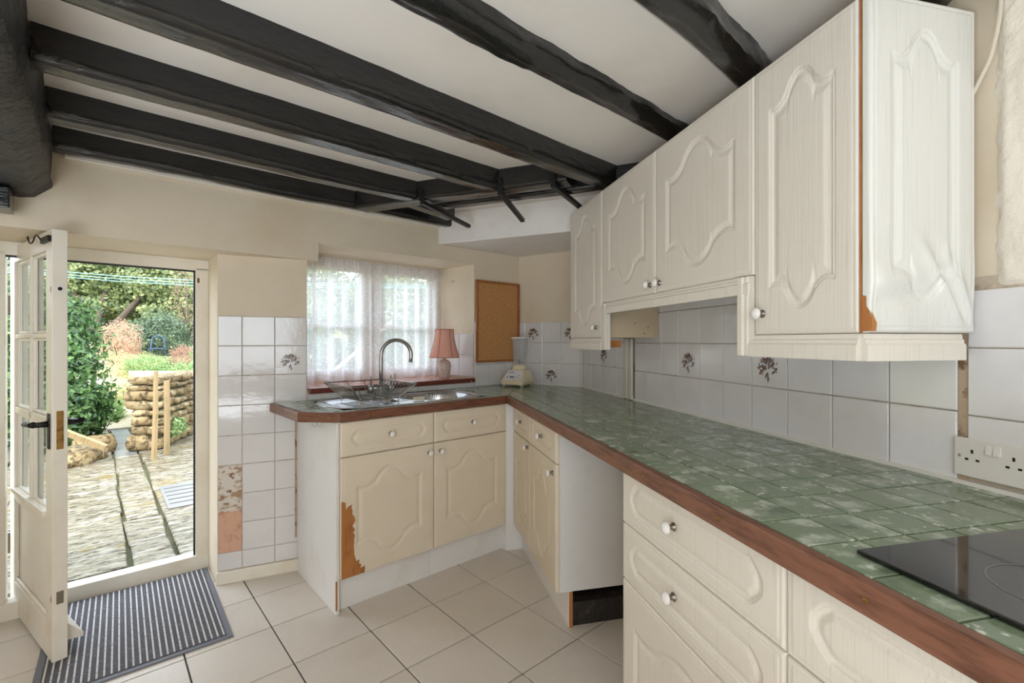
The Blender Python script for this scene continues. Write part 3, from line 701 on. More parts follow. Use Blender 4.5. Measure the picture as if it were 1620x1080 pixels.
# slab with bowl opening: front strip / back strip / ends around the sink rectangle
SA0, SA1, SB0, SB1 = .845, 1.685, 2.115, 2.545
WBc = Vector((WB.x, WB.y)); RBc = Vector((RB.x, RB.y)); K = INN[3]
Spoly = ccw([tuple(INN[0]), tuple(INN[1]), tuple(INN[2]), tuple(K), tuple(WBc-m2*.008), tuple(v2(W(.847, 2.612)))])
Rpoly = ccw([tuple(K), tuple(INN[4]), tuple(v2(R(.25, 1.211))), tuple(RBc-Vector((.008, .008))), tuple(WBc-Vector((0, .01)))])
sl = MB()
sl.prism(Rpoly, .862, .9015)
strips = [((-3, -3), (SA0, 5)), ((SA1, -3), (5, 5)), ((SA0, -3), (SA1, SB0)), ((SA0, SB1), (SA1, 5))]
def wrect(a0, b0, a1, b1): return ccw([tuple(W(a0, b0)[:2]), tuple(W(a1, b0)[:2]), tuple(W(a1, b1)[:2]), tuple(W(a0, b1)[:2])])
for (p, q_) in strips:
    c = clip(Spoly, wrect(p[0], p[1], q_[0], q_[1]))
    if c: sl.prism(c, .862, .9015)
sl.obj('grout_bed', 'green_grout', ws)
def put_tile(poly):
    if len(poly) < 3 or parea(poly) < .00025: return
    i_ = inset(poly, .0019)
    if parea(i_) < .00012: return
    xs_ = [p[0] for p in i_]; ys_ = [p[1] for p in i_]
    if max(xs_)-min(xs_) > .3 or max(ys_)-min(ys_) > .3: return
    c = (sum(xs_)/len(xs_), sum(ys_)/len(ys_))
    try: o = pillow([(x-c[0], y-c[1]) for x, y in i_], -.004, .0035, .0016).obj('worktop_tile', 'green', ws, loc=(c[0], c[1], .9015))
    except Exception: return
    o.rotation_euler = (rt.uniform(-.0035, .0035), rt.uniform(-.0035, .0035), 0)
PA, PC = .1005, .0938
full_tile = None
for i in range(-36, 9):
    for j in range(0, 7):
        u0 = -.7+i*PA; c0 = .6125+j*PC
        if u0 > .1: continue
        ps = ccw([tuple(R(u0+x, c0+y)[:2]) for x, y in ((0, 0), (PA, 0), (PA, PC), (0, PC))])
        if j == 0: ps = ccw([tuple(R(u0+x, y)[:2]) for x, y in ((0, .6085), (PA, .6085), (PA, c0+PC), (0, c0+PC))])
        c = clip(ps, Rpoly)
        if not c: continue
        if abs(parea(c)-PA*PC) < 1e-5:
            if full_tile is None:
                full_tile = pillow([(.0019, .0019), (PA-.0019, .0019), (PA-.0019, PC-.0019), (.0019, PC-.0019)], -.004, .0035, .0016).mesh('worktop_tile', 'green')
            o = link('worktop_tile', full_tile, ws, R(u0, c0, .9015), RR); o.rotation_euler = (rt.uniform(-.0035, .0035), rt.uniform(-.0035, .0035), RR)
        else: put_tile(c)
for i in range(0, 20):
    for j in range(0, 17):
        a0 = .68+i*PA; b0 = 2.073+j*PA
        ps = wrect(a0, b0, a0+PA, b0+PA); c = clip(ps, Spoly)
        if not c: continue
        for (p, q_) in strips:
            cc = clip(c, wrect(p[0], p[1], q_[0], q_[1]))
            if cc: put_tile(cc)


# ------------------------------------------------------------------ sink
def sink():
    x0, x1, y0, y1 = .82, 1.71, 2.09, 2.57; cx = (x0+x1)/2; cy = (y0+y1)/2; hx = (x1-x0)/2; hy = (y1-y0)/2; rr = .19
    st = .006; nx = int((x1-x0)/st)+3; ny = int((y1-y0)/st)+3
    X, Y = np.meshgrid(x0-st+np.arange(nx)*st, y0-st+np.arange(ny)*st)
    def sdr(X, Y, cx, cy, hx, hy, r):
        qx = np.abs(X-cx)-(hx-r); qy = np.abs(Y-cy)-(hy-r)
        return np.sqrt(np.maximum(qx, 0)**2+np.maximum(qy, 0)**2)+np.minimum(np.maximum(qx, qy), 0)-r
    sd = sdr(X, Y, cx, cy, hx, hy, rr)
    e = 1e-4; gx = (sdr(X+e, Y, cx, cy, hx, hy, rr)-sdr(X-e, Y, cx, cy, hx, hy, rr))/(2*e); gy = (sdr(X, Y+e, cx, cy, hx, hy, rr)-sdr(X, Y-e, cx, cy, hx, hy, rr))/(2*e)
    out_ = sd > 0; Xs = np.where(out_, X-gx*sd, X); Ys = np.where(out_, Y-gy*sd, Y)
    Z = np.interp(-sd, [0, .004, .012, .020, .03], [-.001, .004, .006, .004, .002])
    d1 = -sdr(X, Y, 1.455, 2.335, .20, .175, .165); d2 = -sdr(X, Y, 1.175, 2.345, .07, .13, .055); d3 = -sdr(X, Y, .985, 2.33, .115, .18, .07)
    Z = Z-np.interp(d1, [-1, 0, .004, .014, .03, .06], [0, 0, .02, .12, .15, .155])-np.interp(d2, [-1, 0, .004, .014, .03], [0, 0, .02, .08, .10])
    Z = Z-np.interp(d3, [-1, 0, .01], [0, 0, .004])+np.where(d3 > .012, .0022*np.cos((Y-2.33)*2*math.pi/.026)*np.clip((d3-.012)/.01, 0, 1), 0)
    keep = (sd[:-1, :-1] < st*1.05) & (sd[1:, 1:] < st*1.05) & (sd[:-1, 1:] < st*1.05) & (sd[1:, :-1] < st*1.05)
    idx = np.arange(nx*ny).reshape(ny, nx)
    F = np.stack([idx[:-1, :-1], idx[:-1, 1:], idx[1:, 1:], idx[1:, :-1]], -1)[keep].tolist()
    V = np.stack([Xs, Ys, Z], -1).reshape(-1, 3).tolist()
    mb = MB(); mb.v = V; mb.f = F; mb.m = [0]*len(F)
    sk_ = thing('kitchen_sink', 'stainless steel inset sink with one and a half bowls and drainer', 'sink', W(0, 0, .9055), RS)
    o = mb.obj('sink_top', 'steel', sk_, smooth=True)
    b = bmesh.new(); b.from_mesh(o.data); bmesh.ops.delete(b, geom=[v for v in b.verts if not v.link_faces], context='VERTS'); b.to_mesh(o.data); b.free()
    MB().lathe([(0, .003), (.022, .003), (.034, .0), (.036, -.003)], (1.455, 2.335, -.151), seg=20).obj('waste_ring', 'chrome', sk_, smooth=True)
sink()
# sponge and cloth
sp_ = MB().box(-.03, -.012, 0, .03, .012, .016).obj('sponge', 'cream_plastic', loc=W(1.275, 2.185, .911), rz=RS+.1, bevel=.004); tag(sp_, 'small cream scrubbing block on the sink rim', 'sponge')
def cloth():
    m = MB(); n = 28; v = []
    for j in range(n+1):
        for i in range(n+1):
            x = -.15+.3*i/n; y = -.12+.24*j/n; z = .010+.012*noise.noise(Vector((x*14, y*14, 2)))+.05*max(0, y/.12)**2*.6
            v.append((x*(1-.25*(y/.12)**2), y, z))
    return m.add(v, [(j*(n+1)+i, j*(n+1)+i+1, (j+1)*(n+1)+i+1, (j+1)*(n+1)+i) for j in range(n) for i in range(n)])
c_ = cloth().obj('dish_cloth', 'cream_plastic', loc=W(1.47, 2.33, .772), rz=RS, smooth=True); tag(c_, 'crumpled cream cloth lying in the sink bowl', 'cloth')
# tap
tp = thing('mixer_tap', 'tall brushed nickel swan-neck mixer tap behind the sink', 'tap', W(1.235, 2.545, .906), RS)
MB().lathe([(0, .0), (.030, 0), (.030, .008), (.022, .014), (.020, .05), (.014, .06), (0, .06)], seg=24).obj('tap_base', 'chrome', tp, smooth=True)
pp = [(0, 0, .05), (0, 0, .16), (0, 0, .235)]
for k in range(1, 15):
    a = math.pi*k/14*1.06; pp.append((.093-.093*math.cos(a), -.02*k/14, .235+.088*math.sin(a)))
pp.append((pp[-1][0]-.003, pp[-1][1], pp[-1][2]-.03))
MB().tube(pp, .0115, 14).obj('spout', 'chrome', tp, smooth=True)
MB().tube([(-.075, 0, .045), (.075, 0, .045)], .011, 12).obj('cross_body', 'chrome', tp, smooth=True)
for x in (-.062, .062):
    h_ = MB().lathe([(0, 0), (.019, 0), (.019, .034), (.014, .042), (0, .042)], (x, 0, .02), seg=18).obj('tap_valve', 'chrome', tp, smooth=True)
    MB().tube([(x, 0, .06), (x, 0, .115)], .0045, 8).obj('lever', 'chrome', h_, smooth=True)
# wire dish rack
dk = thing('dish_rack', 'empty wire dish rack standing on the sink drainer', 'rack', W(1.06, 2.31, .912), RS)
wz = .092; hx_, hy_ = .17, .18; wr = .0022
rim = MB(); Pp = [(-hx_, -hy_, wz), (hx_, -hy_, wz), (hx_, hy_, wz), (-hx_, hy_, wz)]
for i in range(4): rim.tube([Pp[i], Pp[(i+1) % 4]], .0032, 8)
rim.obj('rim', 'wire', dk)
bk = MB(); bxh, byh = .105, .11
Bq = [(-bxh, -byh, .02), (bxh, -byh, .02), (bxh, byh, .02), (-bxh, byh, .02)]
for i in range(4): bk.tube([Bq[i], Bq[(i+1) % 4]], .003, 8)
for i in range(4): bk.tube([Pp[i], Bq[i]], .003, 6)
bk.obj('base_frame', 'wire', dk)
wc = 0
for k in range(10):
    y = -hy_+2*hy_*(k+.5)/10; yb = y*byh/hy_
    pts = [(-hx_, y, wz), (-bxh-.01, yb, .028), (-bxh+.01, yb, .02), (bxh-.01, yb, .02), (bxh+.01, yb, .028), (hx_, y, wz)]
    MB().tube(pts, wr, 6).obj('wire', 'wire', dk, smooth=True)
for k in range(4):
    x = -.09+.06*k
    MB().tube([(x*1.6, -hy_, wz), (x, -byh, .02), (x, byh, .02), (x*1.6, hy_, wz)], wr, 6).obj('wire', 'wire', dk, smooth=True)
for (x, y) in ((-bxh, -byh), (bxh, -byh), (bxh, byh), (-bxh, byh)):
    MB().tube([(x, y, .02), (x, y, 0)], .0038, 8).obj('foot', 'flex', dk, smooth=True)
# plug on the sill
pg = MB().lathe([(0, .006), (.012, .006), (.030, .004), (.034, 0), (.030, -.002), (0, -.002)], seg=24).lathe([(0, .05), (.004, .05), (.004, .006)], seg=10).obj('sink_plug', 'chrome', loc=W(1.40, 2.70, .969), smooth=True)
tag(pg, 'round metal sink plug with upright stalk on the window sill', 'plug')
for i, (a, b) in enumerate(((.715, 2.165), (.735, 2.148))):
    hk = MB().tube([(0, 0, 0)]+[(0.011-.011*math.cos(t_), 0, -.008-.011*math.sin(t_)) for t_ in [math.pi*j/8*1.5 for j in range(9)]], .0012, 6).obj('cup_hook', 'pewter', loc=W(a+.0, b-.012, .8605), rz=RS-.4)
    tag(hk, ('small wire hook under the worktop, closer to the tiled pier', 'small wire hook under the worktop, closer to the cream drawer')[i], 'hook', 'wire hooks under the worktop edge')

# ------------------------------------------------------------------ wall cupboards (frame R)
UF = .913; ZT = 1.930
def wall_unit(label, u0, w, z0, knobs, edge=True):
    t = thing('wall_cabinet', label, 'cabinet', R(u0, UF, z0), RR, 'cream wall cabinets'); h = ZT-z0
    MB().box(.001, .019, .001, w-.001, .296, h).obj('carcass', 'carcass_beige', t, bevel=.001, bseg=1)
    front('door', t, .0012, 0, w-.0024, h, 'arch', .0028 if u0 > -1.7 else .0036, matn='door_grey', knobs=knobs)
    return t
c1 = wall_unit('narrow cream wall cabinet closest to the cork board', -2.473, .425, 1.237, [(.36, .05)])
c2 = wall_unit('short cream wall cabinet left of the pair above the hood recess', -2.047, .475, 1.398, [(.44, .035)])
c2['label'] = 'short cream wall cabinet over the hood recess, further from the hob'
c3 = wall_unit('short cream wall cabinet over the hood recess, nearer the hob', -1.571, .50, 1.398, [(.03, .035)])
c4 = wall_unit('tall cream wall cabinet with warped end panel and exposed board edge', -1.070, .294, 1.237, [(.03, .055)])
pelmet(c1, .02, .425, -.001)
for c_, x0, x1 in ((c2, .012, .475), (c3, 0, .488)):
    p_ = pelmet(c_, x0, x1, -.001); p_.scale.z = .88
pelmet(c4, -.012, .296, -.001)
# moulding returns round the recess
for (t, x, sgn) in ((c1, .428, 1), (c4, -.003, -1)):
    pr = [(.02, 0), (-.002, 0), (-.003, .012*sgn), (-.006, .016*sgn), (-.006, .026*sgn), (-.010, .032*sgn), (-.010, .048*sgn), (.02, .048*sgn)]
    MB().sweep(pr, -.055, .158, axis='z').obj('moulding_return', 'door_grey', t, loc=(x, 0, 0), fix=True)
# side of the first cupboard, screwed panel
for (y, z_) in ((.10, .13), (.17, .07), (.24, .05), (.22, .02)):
    MB().lathe([(0, 0), (.004, 0)], axis='x', c=(.4255, y, z_), seg=10).obj('screw_cap', 'mdf', c1)
MB().box(.405, .03, -.045, .424, .10, -.012).obj('bare_block', 'mdf', c1)
# end panel (a door fixed to the side), warped at the foot
edp = relief(.283, .692, 'arch', .0024, 1.15).copy(); edp.materials.clear(); edp.materials.append(MT['end_vinyl'])
ed = D.objects.new('end_panel', edp); COL.objects.link(ed); ed.parent = c4; ed.location = (.318, .004, .001); ed.rotation_euler = (0, 0, math.pi/2)
ed['label'] = 'off-white arched end panel, wrinkled by heat at its foot'
MB().box(.2952, .002, 0, .2975, .29, .69).obj('bare_edge', 'mdf', c4)
chp = MB().add([(.2985, -.001, .004), (.3195, -.001, .004), (.3195, -.001, .03), (.316, -.001, .045), (.309, -.001, .055), (.309, -.001, .075), (.2985, -.001, .078)], [tuple(range(7))]).obj('bare_patch', 'mdf', c4, loc=(0, .0035, 0))
MB().add([(0, .004, .004), (0, .016, .004), (0, .018, .02), (0, .010, .034), (0, .004, .045)], [tuple(range(5))]).obj('bare_patch', 'mdf', c4, loc=(.3186, 0, 0))
p4 = MB().sweep(PEL, 0, .265).obj('pelmet', 'door_grey', c4, loc=(.305, .001, -.001), fix=True); p4.rotation_euler = (0, 0, math.pi/2)
# loose cable
cb_ = [R(-.80, 1.19, 1.99), R(-.79, 1.18, 2.03), R(-.765, 1.19, 2.045), R(-.735, 1.195, 2.03), R(-.712, 1.195, 1.97), R(-.708, 1.195, 1.90), R(-.722, 1.195, 1.82), R(-.74, 1.195, 1.78), R(-.765, 1.20, 1.745), R(-.80, 1.205, 1.72)]
def smoothpath(P, n=6):
    r = []
    for i in range(len(P)-1):
        p0, p1, p2, p3 = P[max(i-1, 0)], P[i], P[i+1], P[min(i+2, len(P)-1)]
        for k in range(n):
            t = k/n; r.append(.5*((2*p1)+(p2-p0)*t+(2*p0-5*p1+4*p2-p3)*t*t+(3*p1-p0-3*p2+p3)*t**3))
    r.append(P[-1]); return r
o = MB().tube(smoothpath(cb_), .0042, 8).obj('cable', 'flex', smooth=True); tag(o, 'loose pale cable looping out beside the tall wall cabinet', 'cable')

# ------------------------------------------------------------------ hob, socket
hb = thing('hob', 'black glass hob set on the green tiled worktop', 'hob', R(-.56, .655, .906), RR)
MB().box(0, 0, 0, .59, .505, .007).obj('glass_top', 'hob', hb, bevel=.002)
def ringmesh(cx, cy, r, w=.0012, seg=64):
    m = MB(); v = []
    for k in range(seg):
        a = 2*math.pi*k/seg; v += [(cx+(r-w)*math.cos(a), cy+(r-w)*math.sin(a), .0073), (cx+(r+w)*math.cos(a), cy+(r+w)*math.sin(a), .0073)]
    return m.add(v, [(2*k, 2*k+1, (2*k+3) % (2*seg), (2*k+2) % (2*seg)) for k in range(seg)])
for (cx, cy, r) in ((.16, .37, .09), (.43, .37, .075), (.16, .14, .075), (.43, .14, .10)): ringmesh(cx, cy, r).obj('zone_ring', 'hob_mark', hb)
sx = thing('double_socket', 'white double wall socket with two switches above the hob worktop', 'socket', R(-.797, 1.213, .925), RR)
MB().box(0, -.009, 0, .146, 0, .084).obj('face_plate', 'white_plain', sx, bevel=.002)
for x0 in (0, .073):
    off = .010 if x0 == 0 else .0
    for (xx, zz, ww, hh) in ((.032+x0*.98, .052, .0045, .008), (.021+x0*.98, .036, .0065, .0045), (.041+x0*.98, .036, .0065, .0045)):
        MB().box(xx, -.0094, zz, xx+ww, -.0085, zz+hh).obj('socket_slot', 'dark', sx)
for x0 in (.060, .0735):
    m_ = MB().add([(x0, -.009, .056), (x0+.011, -.009, .056), (x0+.011, -.009, .076), (x0, -.009, .076), (x0, -.0135, .056), (x0+.011, -.0135, .056), (x0+.011, -.0095, .076), (x0, -.0095, .076)],
                  [(4, 5, 6, 7), (0, 1, 5, 4), (1, 2, 6, 5), (3, 0, 4, 7), (2, 3, 7, 6)]); m_.obj('rocker_switch', 'white_plain', sx)
for x0 in (.012, .134): MB().lathe([(0, -.0105), (.0028, -.0105), (.0032, -.009)], axis='y', c=(x0, 0, .044), seg=10).obj('screw', 'chrome', sx, smooth=True)

# ------------------------------------------------------------------ window, sill, net curtain, lamp
wn = struct(thing('window_1', 'white framed casement window over the sink', 'window', W(.847, 3.0, .965), RS)); del wn['category']; del wn['label']
ww_, wh_ = 1.077, .792
fr = MB()
fr.box(0, 0, 0, ww_, .05, .045); fr.box(0, 0, wh_-.045, ww_, .05, wh_); fr.box(0, 0, .045, .05, .05, wh_-.045); fr.box(ww_-.05, 0, .045, ww_, .05, wh_-.045)
fr.obj('window_frame', 'white', wn, bevel=.003)
MB().box(.505, -.006, .045, .575, .05, wh_-.045).obj('mullion', 'white', wn, bevel=.003)
for (x0, x1) in ((.05, .505), (.575, ww_-.05)):
    m = MB(); m.box(x0, .004, .045, x0+.032, .044, wh_-.045); m.box(x1-.032, .004, .045, x1, .044, wh_-.045); m.box(x0+.032, .004, .045, x1-.032, .044, .078); m.box(x0+.032, .004, wh_-.078, x1-.032, .044, wh_-.045)
    sh = m.obj('sash', 'white', wn, bevel=.002)
    MB().box(x0+.032, .012, .345, x1-.032, .04, .372).obj('glazing_bar', 'white', sh)
    for (z0, z1) in ((.078, .345), (.372, wh_-.078)): MB().box(x0+.032, .024, z0, x1-.032, .028, z1).obj('pane', 'glass', sh)
sl_ = struct(thing('trim_3', 'sill', 'sill', W(.85, 2.61, .945), RS)); del sl_['category']; del sl_['label']
MB().box(0, .012, 0, 1.11, .40, .012).obj('sill_bed', 'white_plain', sl_)
for i in range(7):
    for j in range(3):
        x0 = .004+i*.158; y0 = .012+j*.13
        link('sill_tile', wall_tile.__call__(.155, .127) if False else pillow([(0, 0), (.155, 0), (.155, .127), (0, .127)], 0, .010, .002).mesh('sill_tile', 'sill'), sl_, (x0, y0, .012))
MB().box(0, -.012, -.008, 1.112, .012, .022).obj('sill_nosing', 'sill_nose', sl_, bevel=.005)
def curtain():
    nx, nz = 220, 40; v = []; uv = []
    for j in range(nz+1):
        for i in range(nx+1):
            x = .02+1.04*i/nx; z = .97+.765*j/nz
            fold = .016*math.sin(x*2*math.pi/.085+.8*math.sin(x*9))*(.55+.45*(1-j/nz))+.008*math.sin(x*37+j*.02)
            zz = z+(.006*math.sin(x*40) if j == 0 else 0)
            v.append((x+.006*math.sin(x*30), fold, zz)); uv.append((i/nx*3.2, j/nz*2.4))
    m = MB().add(v, [(j*(nx+1)+i, j*(nx+1)+i+1, (j+1)*(nx+1)+i+1, (j+1)*(nx+1)+i) for j in range(nz) for i in range(nx)])
    me = m.mesh('net', 'lace'); ul = me.uv_layers.new(name='UVMap')
    for lp in me.loops: ul.data[lp.index].uv = uv[lp.vertex_index]
    me.shade_smooth(); return me
ct = thing('net_curtain', 'white lace net curtain hanging across the window above the sink', 'curtain', W(.847, 2.955, 0), RS)
link('net', curtain(), ct)
# gathered heading and curtain wire
MB().tube([(.01, 0, 1.722), (1.07, 0, 1.722)], .004, 8).obj('curtain_wire', 'white_plain', ct)
hd = MB(); n = 130; v = []
for i in range(n+1):
    x = .02+1.04*i/n
    for z_ in (1.69, 1.745): v.append((x, .010*math.sin(i*1.9)-.006, z_))
hd.add(v, [(2*i, 2*i+2, 2*i+3, 2*i+1) for i in range(n)]).obj('heading', 'lace', ct, smooth=True)

lp = thing('table_lamp', 'small table lamp with salmon pleated shade on the window sill', 'lamp', W(1.80, 2.74, .9675), RS)
MB().lathe([(0, 0), (.030, 0), (.034, .01), (.042, .05), (.046, .085), (.040, .112), (.022, .126), (.014, .130), (0, .130)], seg=28).obj('base', 'ceramic', lp, smooth=True)
MB().tube([(0, 0, .128), (0, 0, .165)], .008, 10).obj('stem', 'brass', lp)
def shade():
    m = MB(); seg = 48; prof = [(.062, .335), (.062, .33), (.064, .30), (.068, .27), (.074, .24), (.083, .205), (.094, .17), (.101, .148), (.101, .142)]; v = []
    for i in range(seg):
        a = 2*math.pi*i/seg; k = 1+.035*(abs(math.cos(3*a))-.6)
        for r, h in prof: v.append((r*k*math.cos(a), r*k*math.sin(a), h))
    n = len(prof); return m.add(v, [(i*n+j, ((i+1) % seg)*n+j, ((i+1) % seg)*n+j+1, i*n+j+1) for i in range(seg) for j in range(n-1)])
sh_ = shade().obj('lamp_shade', 'shade', lp, smooth=True)
m = MB()
for k in range(6):
    a = math.pi/6+k*math.pi/3
    m.tube([(r*.985*math.cos(a), r*.985*math.sin(a), h) for r, h in ((.0635, .335), (.066, .30), (.070, .27), (.076, .24), (.085, .205), (.096, .17), (.103, .142))], .0012, 5)
m.obj('shade_ribs', 'sill_nose', lp)
for (r, z_) in ((.0635, .335), (.1035, .143)):
    MB().tube([(r*math.cos(2*math.pi*k/32), r*math.sin(2*math.pi*k/32), z_) for k in range(33)], .0022, 6).obj('shade_trim', 'mdf', lp)
MB().tube(smoothpath([Vector((.03, -.01, .004)), Vector((.07, -.05, .004)), Vector((.10, -.10, .005)), Vector((.12, -.128, .006)), Vector((.125, -.145, -.03))]), .0028, 6).obj('flex', 'flex', lp, smooth=True)
# little wire hook in the reveal
rh = MB().tube([(0, 0, 0), (0, -.02, .004), (.004, -.026, -.006), (.002, -.02, -.014)], .0014, 6).obj('wall_hook', 'wire', loc=W(1.944, 2.83, 1.655), rz=RVz); tag(rh, 'small wire hook in the window reveal above the lamp', 'hook')

# cork board
ck = thing('cork_board', 'cork pin board in an orange pine frame beside the window', 'board', W(1.972, 2.618, 1.072), RS)
MB().box(.012, -.010, .012, .392, -.003, .566).obj('cork', 'cork', ck)
for (x0, z0, x1, z1) in ((0, 0, .404, .016), (0, .562, .404, .578), (0, .016, .016, .562), (.388, .016, .404, .562)):
    MB().box(x0, -.020, z0, x1, 0, z1).obj('frame_rail', 'pine', ck, bevel=.002)
for (x, z_) in ((.07, .53), (.26, .525), (.022, .36)):
    MB().lathe([(0, -.014), (.003, -.014), (.0045, -.010)], axis='y', c=(x, 0, z_), seg=10).obj('drawing_pin', 'brass', ck, smooth=True)

# ------------------------------------------------------------------ food blender
bl = thing('food_blender', 'cream retro food blender with glass jug in the worktop corner', 'blender', (.043, 3.325, .906), math.radians(-30))
hw = .085
v = [(-hw, -.09, .012), (hw, -.09, .012), (hw, .08, .012), (-hw, .08, .012), (-hw-.004, -.094, .035), (hw+.004, -.094, .035), (hw+.004, .08, .035), (-hw-.004, .08, .035), (-.062, -.030, .115), (.062, -.030, .115), (.062, .065, .115), (-.062, .065, .115)]
MB().add(v, [(3, 2, 1, 0), (0, 1, 5, 4), (1, 2, 6, 5), (2, 3, 7, 6), (3, 0, 4, 7), (4, 5, 9, 8), (5, 6, 10, 9), (6, 7, 11, 10), (7, 4, 8, 11), (8, 9, 10, 11)]).obj('body', 'cream_plastic', bl, bevel=.005, bseg=3)
# control panel on the sloping face
def onface(x, t): # t 0 bottom .. 1 top
    return (x*(1-.27*t), -.094+(.064)*t-.0032, .035+.080*t+.0026)
def quadf(x0, x1, t0, t1, lift=0, w=1):
    return [tuple(a+b for a, b in zip(onface(x, t), (0, -.78*lift, .62*lift))) for x, t in ((x0, t0), (x1, t0), (x1, t1), (x0, t1))]
pn = MB().add(quadf(-.072, .072, .12, .9), [(0, 1, 2, 3)]).obj('control_panel', 'panel_lilac', bl)
m = MB()
for k in range(4): m.add(quadf(-.026+.009*k, -.019+.009*k, .30, .42, .0006), [(0, 1, 2, 3)])
m.add(quadf(-.052, -.045, .28, .42, .0006), [(0, 1, 2, 3)])
m.obj('key', 'ink', pn)
m = MB()
for k in range(5): m.add(quadf(.014+.010*k, .016+.010*k, .30, .40, .0006), [(0, 1, 2, 3)])
m.add(quadf(.046, .060, .50, .53, .0006), [(0, 1, 2, 3)])
m.obj('key_marks', 'ink', pn)
tcu = D.curves.new('brand_lettering', 'FONT'); tcu.body = 'Moulinex'; tcu.size = .013; tcu.shear = .3; tcu.extrude = .0002
tob = D.objects.new('lettering', tcu); COL.objects.link(tob); tob.parent = pn; tob.data.materials.append(MT['ink'])
p = onface(-.058, .70); tob.location = (p[0], p[1]-.0006, p[2]+.0004); tob.rotation_euler = (math.atan2(.080, .064), 0, 0)
bpy.context.view_layer.update()
lme = D.meshes.new_from_object(tob.evaluated_get(bpy.context.evaluated_depsgraph_get())); lo = link('lettering', lme, pn, tob.location); lo.rotation_euler = tob.rotation_euler
D.objects.remove(tob)
MB().lathe([(0, .112), (.052, .112), (.050, .13), (.042, .148), (.040, .150), (0, .150)], (0, .018, 0), seg=32).obj('collar', 'cream_plastic', bl, smooth=True)
jar = MB().lathe([(.034, .150), (.038, .158), (.044, .20), (.050, .26), (.053, .325), (.058, .338), (.058, .342), (.055, .342), (.050, .325), (.047, .26), (.041, .20), (.034, .164), (0, .160)], (0, .018, 0), seg=12).obj('glass_jug', 'jug', bl); jar['label'] = 'clear faceted glass jug'
MB().lathe([(.0535, .334), (.060, .336), (.060, .345), (.0535, .345)], (0, .018, 0), seg=32).obj('jug_rim', 'porcelain', bl, smooth=True)
MB().box(-.020, .016, .163, .020, .020, .170).box(-.002, .0, .160, .002, .036, .178).obj('blade', 'ink', bl)
MB().tube([(.052, .018, .325), (.082, .018, .315), (.080, .018, .25), (.050, .018, .205)], .005, 8).obj('handle', 'jug', bl, smooth=True)
for (x, y) in ((-.07, -.075), (.07, -.075), (.07, .065), (-.07, .065)):
    MB().lathe([(0, 0), (.009, 0), (.010, .013), (0, .013)], (x, y, 0), seg=12).obj('foot', 'flex', bl, smooth=True)

# ------------------------------------------------------------------ door frame and open glazed door
df = struct(thing('door_1', 'x', 'x', W(0, 3.0, 0), RS)); del df['category']; del df['label']
MB().box(.395, 0, 0, .455, .07, 1.615).obj('door_jamb', 'white', df, bevel=.003)
MB().box(-.36, 0, 0, -.300, .07, 1.615).obj('door_jamb', 'white', df, bevel=.003)
MB().box(-.36, 0, 1.600, .455, .07, 1.66).obj('door_head', 'white', df, bevel=.003)
MB().box(-.36, -.006, -.005, .455, .07, .075).obj('threshold', 'white', df, bevel=.003)
MB().box(-.30, .012, 1.592, .395, .024, 1.600).obj('weather_strip', 'ink', df)
MB().box(.387, .012, .075, .395, .024, 1.600).obj('weather_strip', 'ink', df)
MB().box(.402, -.003, 1.535, .412, 0, 1.56).obj('keeper', 'brass', df)
hg = Vector((-2.300, 2.150)); fe = Vector((-1.726, 1.760)); ld = fe-hg; LL = ld.length; LZ = math.atan2(ld.y, ld.x)
# leaf local: x from hinge to free edge, y into the far side (away from camera), z up
lf = thing('glazed_door', 'white half-glazed door standing open into the room', 'door', (hg.x, hg.y, .012), LZ)
LH = 1.632; TK = .044; sw = .085
rows = [(.548, .888), (.916, 1.222), (1.240, 1.562)]
m = MB(); m.box(0, 0, 0, sw, TK, LH); m.box(LL-sw, 0, 0, LL, TK, LH); m.box(sw, 0, 0, LL-sw, TK, .135); m.box(sw, 0, .505, LL-sw, TK, .548); m.box(sw, 0, 1.562, LL-sw, TK, LH)
m.obj('leaf_frame', 'white', lf, bevel=.002)
MB().box(sw, .014, .135, LL-sw, .030, .505).obj('lower_panel', 'white', lf)
m = MB(); mid = LL/2
m.box(mid-.013, .002, .548, mid+.013, TK-.002, 1.562)
for z_ in (.888, 1.222): m.box(sw, .002, z_, LL-sw, TK-.002, z_+(.028 if z_ < 1 else .018))
m.obj('glazing_bars', 'white', lf, bevel=.002)
bead = MB()
for (x0, x1) in ((sw, mid-.013), (mid+.013, LL-sw)):
    for (z0, z1) in rows:
        MB().box(x0, .024, z0, x1, .028, z1).obj('pane', 'glass', lf)
        bead.sweep([(.004, 0), (.022, 0), (.022, .016)], x0, x1, 0) if False else None
        for (a, b_, c, d_) in ((x0, z0, x1, z0+.012), (x0, z1-.012, x1, z1), (x0, z0, x0+.012, z1), (x1-.012, z0, x1, z1)):
            bead.box(a, .010, b_, c, .023, d_)
bead.obj('glazing_beads', 'white', lf, bevel=.004)
m = MB()
for (a, b_, c, d_) in ((sw, .135, LL-sw, .152), (sw, .490, LL-sw, .505), (sw, .152, sw+.012, .49), (LL-sw-.012, .152, LL-sw, .49)): m.box(a, .003, b_, c, .014, d_)
m.obj('panel_moulding', 'white', lf, bevel=.004)
for x0, x1 in ((sw, mid-.013), (mid+.013, LL-sw)):
    MB().box(x0-.008, -.012, .536, x1+.008, .012, .556).obj('ledge_moulding', 'white', lf, bevel=.004)
# weather bar outside
MB().add([(.03, TK, .05), (.66, TK, .05), (.66, TK, .125), (.03, TK, .125), (.03, TK+.055, .04), (.66, TK+.055, .04), (.66, TK+.055, .058), (.03, TK+.055, .058)],
         [(0, 1, 5, 4), (4, 5, 6, 7), (3, 7, 6, 2), (0, 4, 7, 3), (1, 2, 6, 5), (0, 3, 2, 1)]).obj('weather_bar', 'white', lf, bevel=.004, fix=True)
